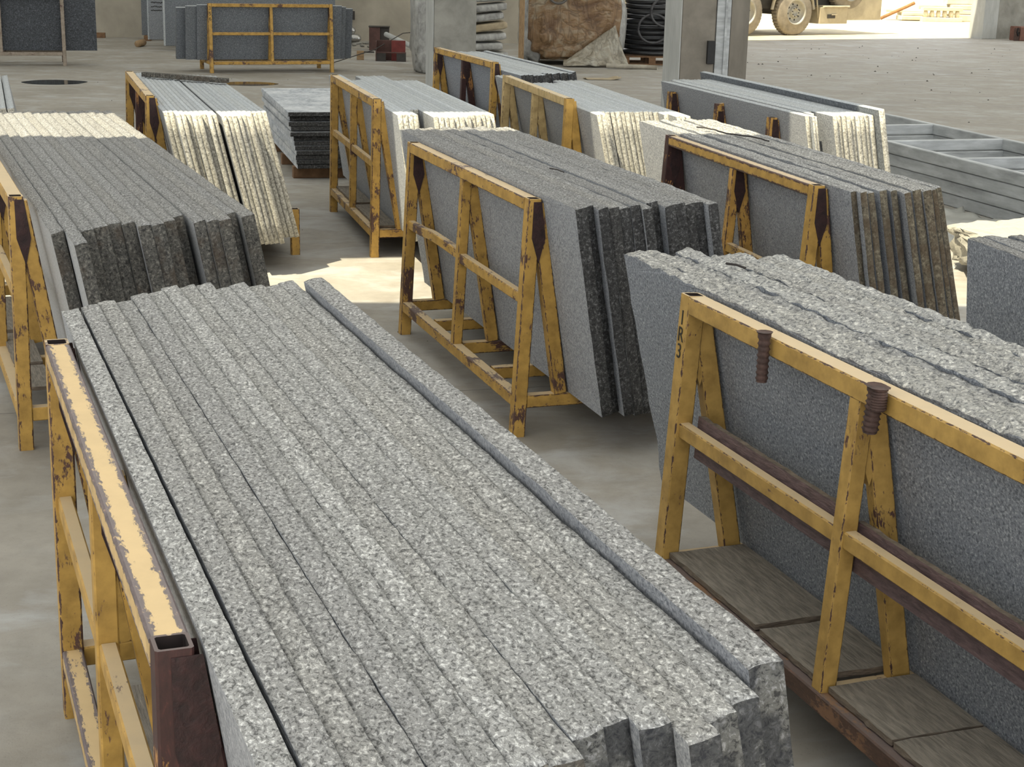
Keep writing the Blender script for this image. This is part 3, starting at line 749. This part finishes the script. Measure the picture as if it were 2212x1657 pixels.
def plank(u0, u1, v, z0, z1, tilt, label, seed):
    n = 40; V, Fc = [], []
    t = .018
    for i in range(n + 1):
        x = (u1 - u0) * i / n
        e = .004 * nz(x * 25, seed) + .003 * nz(x * 70, seed + 5)
        V += [(x, 0, 0), (x, t, 0), (x, t, z1 - z0 + e), (x, 0, z1 - z0 + e * .6)]
    for i in range(n):
        a = 4 * i
        for k in range(4): Fc.append((a + k, a + 4 + k, a + 4 + (k + 1) % 4, a + (k + 1) % 4))
    Fc = [tuple(reversed(q)) for q in Fc]
    Fc += [(3, 2, 1, 0)[::-1], tuple(4 * n + k for k in range(4))[::-1]]
    mi = []
    for i in range(n): mi += [1, 0, 1, 0]
    mi += [1, 1]
    o = mesh_obj('shuttering_plank', V, Fc, [WOOD_PURPLE, WOOD_EDGE], None, FE @ Matrix.Translation((u0, v, z0)) @ Matrix.Rotation(tilt, 4, 'X'), mi)
    return tag(o, label, 'plank', 'purple-brown planks behind the middle rail')
plank(.085, .90, .030, .545, .672, R(-4), 'purple-brown plank behind the middle rail, beside the marked post', 1)
plank(.955, 1.84, .030, .535, .662, R(-4), 'purple-brown plank behind the middle rail at the right edge', 2)

# ------------------------------------------------------------------ loose strip, twigs, wire on the stacks
o = bar('stone_strip', (-.10, .14, 1.001), (.50, .67, 1.004), .05, .034, ST_END_DK, None, Vector((1, 0, 0)), c=.003)
o.matrix_basis = FB @ o.matrix_basis
tag(o, 'dark loose stone strip lying across the sunlit thin slabs', 'stone strip')
def sprig(F, pts, rr, label, m, name='twig', cat='twig'):
    tag(tube(name, pts, rr, m, None, F, 5), label, cat)
TWIG = flat('dry_twig', (0.035, 0.03, 0.028), 0.9)
sprig(FE, [(-.22, .26, 1.058), (-.18, .275, 1.061), (-.15, .29, 1.056)], .004, 'small dark twig lying on the rough slabs', TWIG)
sprig(FF, [(-.10 + .05 * k, .22 + .012 * k + .02 * math.sin(k * .8), 1.044 + .002 * (k % 2)) for k in range(14)], .004, 'dark wire curving over the brown-ended slabs', TWIG, 'wire', 'wire')
sprig(FD, [(1.30, .30, 1.042), (1.36, .315, 1.044), (1.42, .322, 1.041)], .003, 'thin dry stalk lying on the centre stack', TWIG)

# ------------------------------------------------------------------ flat stack of slabs on bearers, behind
FP = TR(-1.90, 13.25, 0, R(15))      # local x to the right, y away
rr = random.Random(11)
z = 0.10
offs = [.06, .05, .045, .05, .04, .035, .03, .0, .01, -.01, .0, -.015]
for i in range(12):
    t = .036
    w = 1.25 + rr.uniform(-.03, .03)
    o = box('granite_slab', (0, 0, 0), (w, 2.2 + rr.uniform(-.05, .05), t), ST_DUSTY if i == 11 else ST_DUSTY, None, FP @ Matrix.Translation((offs[i] - .02, rr.uniform(-.012, .02) + (.03 if i in (10, 8, 6) else 0), z)), c=.004)
    o.data.materials.append(ST_END_D)
    for p in o.data.polygons:
        if p.normal.y < -.7 or p.normal.x > .7: p.material_index = 1
    tag(o, '%s dusty slab from the bottom in the flat pile behind the yellow rack' % ORD[i], 'stone slab', 'slabs lying flat on bearers', 'thing')
    z += t + (.0035 if i not in (9, 7) else .008)
for k, yy in enumerate((.15, 1.0, 1.9)):
    tag(box('timber_bearer', (0.02, yy, 0), (1.2, yy + .10, .099), WOOD_BROWN, None, FP, c=.004), '%s timber bearer under the flat slab pile' % ('near', 'middle', 'far')[k], 'timber', 'bearers under the flat pile')

# ------------------------------------------------------------------ galvanised frames lying on the floor at right
def steel_frame(M, Lx, W, h, label, cross):
    e = empty('steel_stillage', M)
    for yv in (0.03, W - 0.03):
        bar('long_beam', (0, yv, h / 2), (Lx, yv, h / 2), .06, h - .003, GALV, e, Vector((0, 1, 0)), c=.006)
    for u in cross:
        bar('cross_beam', (u, .0605, h / 2), (u, W - .0605, h / 2), .06, h - .006, GALV, e, Vector((1, 0, 0)), c=.006)
    return tag(e, label, 'steel stillage', 'galvanised frames stacked on the floor')
for k, lb in enumerate(('lowest galvanised frame in the stack on the floor', 'second galvanised frame from the floor', 'third galvanised frame from the floor', 'topmost galvanised frame in the stack on the floor')):
    steel_frame(frame(2.45 - .012 * k, 16.18 + .01 * k, 17.5, .102 * k), 5.2, 1.25, .10, lb, (.29, 1.44, 2.59, 3.74, 4.89))

# ------------------------------------------------------------------ crumpled plastic sheet and sunlit white bag on the floor
PLAST = Mt('white_plastic_film', 0.35)
PLAST.color((0.34, 0.325, 0.28)); PLAST.b.inputs['Transmission Weight'].default_value = 0.0
co_ = PLAST.coord('Object'); PLAST.bump(PLAST.noise(co_, 9, 4, .6, 1.2), .6, .02); PLAST = PLAST.m
def blob(name, M, sx, sy, sz, m, label=None, cat=None, seed=1, amp=.12, n=40, pw=3.0, flatb=True, parent=None, wr=1.0):
    V, Fc = [], []
    nl = n // 2
    for i in range(nl + 1):
        th = math.pi * i / nl - math.pi / 2
        for j in range(n):
            ph = 2 * math.pi * j / n
            c, s_ = math.cos(th), math.sin(th)
            sgn = lambda q: math.copysign(abs(q) ** (2 / pw), q)
            x, y, zz = sgn(c) * sgn(math.cos(ph)) if abs(c) > 1e-9 else 0, sgn(c) * sgn(math.sin(ph)) if abs(c) > 1e-9 else 0, sgn(s_)
            d = 1 + amp * (nz(x * 2 + seed, y * 2, zz * 2) + .6 * nz(x * 5, y * 5 + seed, zz * 5) * wr + .35 * nz(x * 11, y * 11, zz * 11 + seed) * wr)
            zf = zz * d
            if flatb: zf = max(zf, -.98)
            V.append((x * d * sx, y * d * sy, (zf + .98) * sz))
    for i in range(nl):
        for j in range(n):
            k = (j + 1) % n
            Fc.append((i * n + j, i * n + k, (i + 1) * n + k, (i + 1) * n + j))
    o = mesh_obj(name, V, Fc, m, parent, M, None, True)
    if label: tag(o, label, cat)
    return o
blob('plastic_bag', TR(3.66, 9.95, 0.003, R(12)), .80, .50, .165, PLAST, 'bulging white plastic sheeting lit by the sun at the right edge', 'plastic sheet', 5, .16, 64, 3.5)
def sheet(name, M, sx, sy, h, m, label, cat, seed, nx=44, ny=30, thick=True):
    V, Fc = [], []
    for i in range(nx + 1):
        for j in range(ny + 1):
            x, y = sx * i / nx, sy * j / ny
            zz = .006 + h * max(0, nz(x * 2.2, y * 3.0, seed) + .6 * nz(x * 6, y * 9, seed + 3) + .15)
            V.append((x + .05 * nz(y * 4, seed), y + .05 * nz(x * 4, seed + 1), zz))
    w = ny + 1
    for i in range(nx):
        for j in range(ny): Fc.append((i * w + j, (i + 1) * w + j, (i + 1) * w + j + 1, i * w + j + 1))
    o = mesh_obj(name, V, Fc, m, None, M, None, True)
    sm = o.modifiers.new('thick', 'SOLIDIFY'); sm.thickness = .003; sm.offset = 1
    return tag(o, label, cat)
PLAST_G = flat('grey_plastic_film', (0.36, 0.36, 0.33), 0.4, 0, .2, 6)
sheet('plastic_film', TR(2.55, 10.7, 0, R(10)), 1.3, 1.5, .09, PLAST_G, 'grey plastic film lying on the floor beside the galvanised frames', 'plastic sheet', 3)

# ------------------------------------------------------------------ puddles, cardboard, floor grit
def puddle(x, y, rx, ry, label, seed):
    poly = []
    for k in range(28):
        a = 2 * math.pi * k / 28; d = 1 + .12 * nz(math.cos(a) * 1.5, math.sin(a) * 1.5, seed)
        poly.append((rx * d * math.cos(a), ry * d * math.sin(a)))
    tag(prism('puddle', poly, .0005, .003, WATER, None, TR(x, y, 0, R(12))), label, 'puddle')
puddle(-6.38, 21.73, .43, .36, 'dark oval puddle on the floor under the dark blue slabs', 2)
puddle(-3.80, 22.2, .42, .30, 'dark puddle on the floor before the square-on yellow rack', 5)
CARD = flat('torn_cardboard', (0.40, 0.33, 0.22), .9, 0, .25, 8)
sheet('cardboard_scrap', TR(1.02, 24.2, 0, R(8)), .55, .30, .05, CARD, 'torn tan cardboard scrap on the floor left of the concrete column', 'cardboard', 9, 14, 8)
def grit(n, x0, x1, y0, y1, smin, smax, seed):
    q = random.Random(seed); V, Fc = [], []
    for _ in range(n):
        x, y = q.uniform(x0, x1), q.uniform(y0, y1); s_ = q.uniform(smin, smax); b = len(V)
        a = q.uniform(0, 6)
        for k in range(4): V.append((x + s_ * math.cos(a + k * 1.57) * q.uniform(.6, 1.2), y + s_ * math.sin(a + k * 1.57) * q.uniform(.6, 1.2), 0.0005))
        V.append((x, y, s_ * .9))
        Fc += [(b, b + 1, b + 4), (b + 1, b + 2, b + 4), (b + 2, b + 3, b + 4), (b + 3, b, b + 4)]
    return V, Fc
V, Fc = grit(150, 3.2, 13.0, 17.5, 35.0, .008, .024, 4)
b = len(V); V2, F2 = grit(140, -6, 3.0, 5.5, 24, .004, .012, 5)
V += V2; Fc += [tuple(i + b for i in f) for f in F2]
tag(mesh_obj('floor_grit', V, Fc, flat('grit', (.07, .065, .06), .95)), 'scattered dark stone grit on the concrete floor', 'grit', kind='stuff')

# ------------------------------------------------------------------ scrap corner by the back wall
RED = flat('red_primer_steel', (0.20, 0.04, 0.035), .7, 0, .3, 10)
MAROON = flat('maroon_steel', (0.10, 0.05, 0.042), .75, 0, .35, 9)
DKST = flat('dark_steel', (0.045, 0.04, 0.036), .7, 0, .3, 8)
sc = empty('steel_bracket', TR(-2.43, 27.0, 0, R(3)))
box('back_plate', (0, .20, 0), (.26, .215, .34), MAROON, sc, c=.003)
box('side_plate', (.262, .10, 0), (.50, .115, .34), RED, sc, Matrix.Rotation(R(6), 4, 'Z'), c=.003)
box('shelf_plate', (.0, -.02, .135), (.50, .095, .15), MAROON, sc, c=.003)
box('front_plate', (.0, -.035, 0), (.16, -.022, .134), DKST, sc, c=.003)
box('front_plate', (.34, -.035, 0), (.50, -.022, .134), DKST, sc, c=.003)
box('side_web', (-.014, -.03, 0), (-.001, .198, .33), MAROON, sc, c=.003)
tag(sc, 'red and maroon welded steel bracket on the floor by the wall', 'steel scrap')
bx = empty('steel_bin', TR(-2.80, 29.6, 0, R(4)))
box('left_wall', (0, 0, 0), (.20, .30, .42), MAROON, bx, c=.004)
box('right_wall', (.201, .04, 0), (.37, .30, .415), DKST, bx, c=.004)
box('rim', (-.01, -.01, .42), (.38, .31, .435), DKST, bx, c=.003)
tag(bx, 'dark square steel bin behind the red bracket', 'bin')
tag(tube('pipe', [(-2.43, 28.9, .34), (-1.50, 27.6, .06)], .045, CONC_LT, None, None, 12), 'pale dusty pipe leaning down from the steel bin', 'pipe')
tag(tube('steel_rod', [(-3.08, 26.3, .01), (-2.45, 26.85, .20), (-2.05, 27.9, .42), (-1.86, 28.0, .44)], .008, DKST, None, None, 6), 'thin bent steel rod propped across the red bracket', 'rod')
tag(box('cardboard_box', (0, 0, 0), (.12, .10, .15), WOOD_RAW, None, TR(-2.78, 27.15, 0, R(4)), c=.003), 'small tan box on the floor left of the red bracket', 'box')
tag(box('steel_plate', (0, 0, 0), (.22, .18, .02), DKST, None, TR(-2.86, 28.9, .0, R(10)), c=.002), 'flat dark steel plate on the floor before the bin', 'steel scrap')
CHROME = flat('scuffed_steel', (0.45, 0.45, 0.44), .25, .8, .2, 6)
ball = empty('steel_vessel', TR(-3.33, 31.75, 0))
blob('drum', Matrix.Translation((0, 0, .0)), .17, .14, .09, CHROME, seed=2, amp=.03, n=28, pw=2.4, parent=ball)
blob('dome', Matrix.Translation((-.04, 0, .15)), .10, .10, .085, CHROME, seed=4, amp=.03, n=24, pw=2.0, parent=ball)
tag(ball, 'shiny rounded metal vessel by the back wall', 'metal vessel')
tag(box('wall_box', (0, 0, 0), (.09, .05, .17), DKST, None, TR(-3.42, 32.18, .42, R(7)), c=.004), 'dark switch box mounted on the back wall', 'switch box')
q = random.Random(9)
for k in range(16):
    s_ = q.uniform(.02, .05)
    o = blob('rubble_stone', TR(-3.25 + q.uniform(0, .62), 31.2 + q.uniform(-.9, .7), 0.0, q.uniform(0, 3)), s_ * 1.4, s_, s_ * .6, CONC, None, None, k, .3, 10, 2.5)
    tag(o, 'small grey rubble stone on the floor near the metal vessel', 'stone', 'rubble near the metal vessel')

# wrapped bundle to the left of the column
FILM = flat('cloudy_wrap', (0.36, 0.36, 0.345), 0.35, 0, .45, 5, .8, stretch=(2.5, 2.5, 1.6))
blob('wrapped_bundle', TR(-1.42, 24.9, 0.0, R(12)), .27, .30, .78, FILM, 'tall bundle wrapped in cloudy plastic left of the column', 'wrapped bundle', 12, .16, 44, 5)
# sheet bales right of the column
for i in range(8):
    w = .30 + .02 * math.sin(i * 1.9)
    M = TR(-.55 + .035 * math.sin(i * 2.3), 25.6, 0.03 + i * .15, R(8)) @ Matrix.Rotation(R(-5 + 3 * math.sin(i)), 4, 'Y')
    o = blob('plastic_bale', M, w, .32, .062, FILM if i != 4 else CARD, None, None, i + 20, .05, 30, 6)
    tag(o, '%s flat wrapped bale from the floor, right of the concrete column' % ORD[i], 'bale', 'flat wrapped bales right of the column')
tag(bar('timber_post', (.02, 26.6, 0), (.02, 26.6, 1.6), .09, .07, WOOD_RAW, None, Vector((1, 0, 0)), c=.004), 'upright raw timber post left of the tarpaulin bundle', 'timber')
# tarpaulin bundle
def crumple(name, c_lo, c_mid, c_hi, scale=2.6, rough=0.45):
    m = Mt(name, rough)
    co = m.coord('Object', (1, 1, 1.5)); cv = m.coord('Object', (1, 1, .22))
    base = m.noise(co, scale, 4, .6, .6)
    def ridge(c, sc, d):
        return m.math('MULTIPLY', m.math('ABSOLUTE', m.math('SUBTRACT', m.noise(c, sc, 3, .55, d), .5)), 2.0)
    r1, r2, r3 = ridge(co, 2.2, .4), ridge(cv, 4.0, .3), ridge(co, 7, .6)
    rr_ = m.math('MINIMUM', m.math('MINIMUM', r1, r2), m.math('ADD', r3, .12))
    col = m.ramp(base, [(.32, c_lo), (.5, c_mid), (.66, c_hi)])
    m.color(m.mix(m.ramp(rr_, [(0.0, g3(.5)), (.05, g3(0))]), col, tuple(x * .35 for x in c_lo)))  # shade of the folds painted in as darker crease lines
    m.bump(m.math('ADD', rr_, m.math('MULTIPLY', base, .5)), 1.0, .05)
    return m.m
TARP = crumple('brown_tarpaulin', (.13, .070, .033), (.25, .155, .078), (.36, .30, .215))
TANFILM = crumple('tan_film', (.24, .215, .165), (.32, .29, .23), (.42, .40, .34), 4.0, .4)
tb = empty('tarpaulin_bundle', TR(.92, 27.55, 0, R(6)))
blob('tarpaulin', Matrix.Translation((-.05, .15, .08)), .80, .75, .85, TARP, seed=31, amp=.06, n=96, pw=7, parent=tb, wr=1.6)
blob('clear_wrap', Matrix.Translation((.60, .02, .06)), .28, .50, .60, FILM, seed=41, amp=.08, n=44, pw=3.2, parent=tb)
blob('grey_end_wrap', Matrix.Translation((-.74, .0, .02)), .20, .42, .70, FILM, seed=45, amp=.12, n=40, pw=4, parent=tb)
blob('white_sack_corner', Matrix.Translation((.50, -.38, .98)), .15, .10, .13, PLAST, seed=8, amp=.1, n=24, pw=4, parent=tb)
def skirt(parent):
    V, Fc = [], []; nx, ny = 36, 16
    for i in range(nx + 1):
        for j in range(ny + 1):
            a, b_ = i / nx, j / ny
            x = -.25 + 1.0 * a + .12 * b_ * (a - .3)
            topz = .10 + .58 * max(0, 1 - abs(a - .86) / (.80 if a < .86 else .2))
            zz = topz * (1 - b_) + .012 + .02 * (1 + nz(a * 9, b_ * 3, 2)) * b_
            y = -.66 - .26 * b_ + .07 * nz(a * 7, b_ * 2, 5) + .035 * math.sin(a * 21 + b_ * 3) * b_ + .02 * nz(a * 20, b_ * 7, 1)
            V.append((x, y, zz))
    w = ny + 1
    for i in range(nx):
        for j in range(ny): Fc.append((i * w + j, i * w + j + 1, (i + 1) * w + j + 1, (i + 1) * w + j))
    o = mesh_obj('loose_film', V, Fc, TANFILM, parent, None, None, True)
    sm = o.modifiers.new('thick', 'SOLIDIFY'); sm.thickness = .004
skirt(tb)
tag(tb, 'large bundle wrapped in wrinkled brown tarpaulin and clear film', 'wrapped bundle')
tag(tube('film_roll', [(1.45, 26.55, .05), (1.75, 26.5, .045), (2.05, 26.62, .035), (2.3, 26.55, .03)], .04, flat('tan_film_roll', (.36, .33, .27), .6), None, None, 10), 'twisted tan film trailing on the floor towards the column', 'plastic film')
hc = empty('hose_roll', TR(.62, 26.78, 1.16, R(6)))
for k in range(3):
    tube('hose_turn', [(.15 * math.cos(a * math.pi / 10) * (1 - .03 * k), .03 * k - .03, .13 * math.sin(a * math.pi / 10)) for a in range(20)], .02, flat('grey_hose%d' % k, (.12, .11, .10), .5), hc, None, 8, True)
tag(hc, 'grey hose coil hung on the tarpaulin bundle', 'hose')
# black hose coils on a pallet
FPL = TR(1.75, 27.5, 0, R(5))
pl = empty('pallet', FPL)
for k in range(5): box('deck_board', (0, .02 + .2 * k, .125), (1.1, .15 + .2 * k, .147), WOOD_BROWN, pl, c=.002)
for k in range(3):
    for j in range(3): box('block', (.03 + .46 * k, .03 + .40 * j, .02), (.15 + .46 * k, .13 + .40 * j, .125), WOOD_BROWN, pl, c=.002)
for j in range(3): box('skid', (0, .03 + .40 * j, 0), (1.1, .13 + .40 * j, .02), WOOD_BROWN, pl, c=.002)
tag(pl, 'brown wooden pallet under the black hose coils', 'pallet')
q = random.Random(21)
for i in range(12):
    zc = .197 + i * .086
    rx = .46 - .02 * (i % 3); cxx = .55 + q.uniform(-.05, .05); cyy = .5 + q.uniform(-.05, .05)
    pts = [(cxx + rx * math.cos(a * math.pi / 16), cyy + rx * math.sin(a * math.pi / 16), zc + .006 * math.sin(a * .39 + i)) for a in range(32)]
    o = tube('hose_coil', pts, .036, BLACK_SHINE, None, FPL, 8, True)
    tag(o, '%s black hose coil from the pallet upwards' % ORD[i], 'hose coil', 'black hose coils on the pallet')
for i, (zc, tl) in enumerate(((.62, 82), (.90, 70))):
    pts = [(.55 + .26 * math.cos(a * math.pi / 16), -.02, zc + .24 * math.sin(a * math.pi / 16)) for a in range(32)]
    tag(tube('hose_loop', pts, .022, flat('grey_black_hose%d' % i, (.06, .06, .065), .4), None, FPL @ Matrix.Translation((-.02 + .2 * i, -.02 - .05 * i, 0)), 8, True), '%s upright loop of grey-black hose in front of the coils' % ('lower', 'upper')[i], 'hose')

# ------------------------------------------------------------------ yard: truck, stone pieces, rusty block
TX = Vector((.8486, .5291, 0)); TYv = Vector((.5291, -.8486, 0))     # along the truck, towards the camera
def tm(x, z, y=0): 
    return basis(Vector((6.635, 38.626, -.02)) + TX * x + TYv * y + Vector((0, 0, z)), TX, TYv, Vector((0, 0, -1))) if False else basis(Vector((6.635, 38.626, -.02)) + TX * x - TYv * y + Vector((0, 0, z)), TX, -TYv, Vector((0, 0, 1)))
TYRE = flat('dusty_tyre', (0.25, 0.215, 0.165), .9, 0, .3, 6)
HUB = flat('painted_wheel_hub', (0.40, 0.38, 0.33), .5, .2, .2, 5)
TBODY = flat('dusty_truck_body', (0.42, 0.36, 0.25), .7, 0, .2, 3)
TDARK = flat('truck_underside', (0.06, 0.055, 0.05), .8)
trk = empty('truck', tm(0, 0))
def wheel(x, z=.55, y=0, rr=.55):
    M = Matrix.Translation((x, y, z)) @ Matrix.Rotation(R(90), 4, 'X')     # lathe axis -> -y (towards camera)
    w = lathe('wheel', [(.30 * rr / .55, .02), (.33 * rr / .55, .0), (.45 * rr / .55, -.01), (.52 * rr / .55, -.035), (rr, -.07), (rr, -.25), (.52 * rr / .55, -.28), (.30 * rr / .55, -.28)], TYRE, 48, trk, M)
    lathe('rim', [(.0, -.06), (.07, -.06), (.075, -.03), (.12, -.03), (.125, -.09), (.22, -.10), (.25, -.05), (.275, .0), (.30, .022), (.302, -.1)], HUB, 40, w, Matrix.Identity(4))
    for k in range(8):
        a = k * math.pi / 4 + .2
        lathe('hand_hole', [(.0, .002), (.022, .002), (.024, -.005)], TDARK, 12, w, Matrix.Translation((.185 * math.cos(a), .185 * math.sin(a), -.094)))
        lathe('wheel_nut', [(.0, .02), (.012, .02), (.014, -.005)], TDARK, 8, w, Matrix.Translation((.1 * math.cos(a + .4), .1 * math.sin(a + .4), -.03)))
    for k in range(44):
        a = 2 * math.pi * k / 44
        box('tread_block', (rr - .002, -.022, -.245), (rr + .014, .022, -.08), TYRE, w, Matrix.Rotation(a, 4, 'Z'))
    return w
wheel(-.02); wheel(-1.58)
box('chassis_beam', (-5.2, .35, .62), (2.8, .50, .86), TDARK, trk, c=.01)
box('chassis_beam', (-5.2, 1.6, .62), (2.8, 1.75, .86), TDARK, trk, c=.01)
for x in (-.02, -1.58): 
    tube('axle', [(x, .25, .55), (x, 2.2, .55)], .09, TDARK, trk, None, 12)
    for yy in (1.9,): wheel(x, y=yy)
tool = box('tool_box', (.78, .02, .27), (1.66, .45, .66), TBODY, trk, c=.01)
box('step_slot', (1.0, .005, .40), (1.25, .019, .49), TDARK, trk)
box('step_lip', (1.12, -.02, .475), (1.28, .018, .495), TBODY, trk, c=.004)
box('tool_box_lid', (.86, -.03, .661), (1.68, .46, .70), flat('pale_lid', (.55, .5, .38), .6), trk, c=.008)
box('side_skirt', (1.70, .06, .35), (2.82, .30, 1.5), TBODY, trk, c=.01)
tube('mudguard', [(-.02 + .66 * math.cos(a), .13, .55 + .66 * math.sin(a)) for a in [R(5 + 17 * k) for k in range(11)]], .04, TBODY, trk, None, 8)
bar('mudguard_strut', (.70, .10, .86), (.78, .10, .40), .03, .03, TBODY, trk)
sp = wheel(1.75, 1.10, .04, .55)
box('cargo_body', (-3.3, -.02, 1.25), (1.6, 2.1, 2.9), TBODY, trk, c=.02)
cabb = box('cab', (-5.6, -.02, .55), (-3.6, 2.1, 2.6), TBODY, trk, c=.06)
box('cab_window', (-5.2, -.03, 1.6), (-4.2, -.021, 2.2), TDARK, trk)
wheel(-4.6)
tag(trk, 'dusty lorry parked in the sunlit yard, lower half in view', 'truck')

q = random.Random(31)
YSTONE = flat('pale_yard_stone', (0.60, 0.54, 0.40), .95, 0, .2, 3)
FY = TR(11.3, 48.4, -.02, R(8))
pieces = [(0.2, 0, .02, 1.6, .5, .12, 'thin stone slab at the foot of the yard pile'), (1.9, .1, .0, 3.2, .6, .20, 'long stone beam lying on the yard ground near the pale column'),
          (.3, .2, .145, 1.0, .5, .10, 'short stone slab resting on the yard pile foot'), (1.75, .2, .21, 3.3, .5, .12, 'second long stone beam up in the yard pile'),
          (1.9, .3, .335, 3.2, .5, .15, 'third long stone beam up in the yard pile'), (-.2, .3, .25, 1.3, .4, .08, 'tilted stone slab on the left of the yard pile'), (.9, .5, .34, .9, .5, .12, 'stone block on the yard pile behind the fluted piece'),
          (1.8, .5, .49, 3.3, .6, .22, 'topmost long stone beam of the yard pile')]
for x, y, z, a, b_, c_, lb in pieces:
    tag(box('stone_beam', (0, 0, 0), (a, b_, c_), YSTONE, None, FY @ Matrix.Translation((x, y, z)) @ Matrix.Rotation(R(2 if 'tilted' in lb else 0), 4, 'Y'), c=.02), lb, 'stone', 'stone pieces piled in the yard')
flu = empty('fluted_stone', FY @ Matrix.Translation((.75, -.25, 0)))
box('plinth', (0, 0, 0), (1.25, .22, .12), YSTONE, flu, c=.01)
box('head', (0, 0, .32), (1.25, .22, .42), YSTONE, flu, c=.01)
for k in range(6): lathe('flute', [(0, .121), (.05, .121), (.075, .22), (.05, .319), (0, .319)], YSTONE, 14, flu, Matrix.Translation((.12 + .2 * k, .11, 0)))
tag(flu, 'pale fluted stone balustrade piece on the yard ground', 'stone')
ORUST = flat('orange_rust', (.30, .15, .06), .9, 0, .3, 8)
tag(tube('rusty_bar', [(10.75, 48.0, .05), (11.1, 48.0, .22), (11.5, 48.05, .40), (11.75, 48.1, .52)], .05, ORUST, None, None, 8), 'orange rusty bar leaning on the yard stone pile', 'bar')
# rusty steel block by the far right column
rb = empty('steel_counterweight', TR(11.80, 38.15, 0, R(20)))
box('body', (.12, 0, 0), (.75, .4, .33), flat('red_brown_casting', (.16, .075, .055), .8, 0, .3, 10), rb, c=.02)
box('lug', (0, .02, 0), (.119, .08, .30), RUST, rb, c=.01)
tube('groove', [(.06, .018, .30), (.04, .012, .20), (.07, .012, .12), (.10, .018, .2)], .018, BLACK, rb, None, 8)
tag(rb, 'red-brown cast steel block beside the far right column', 'steel block')
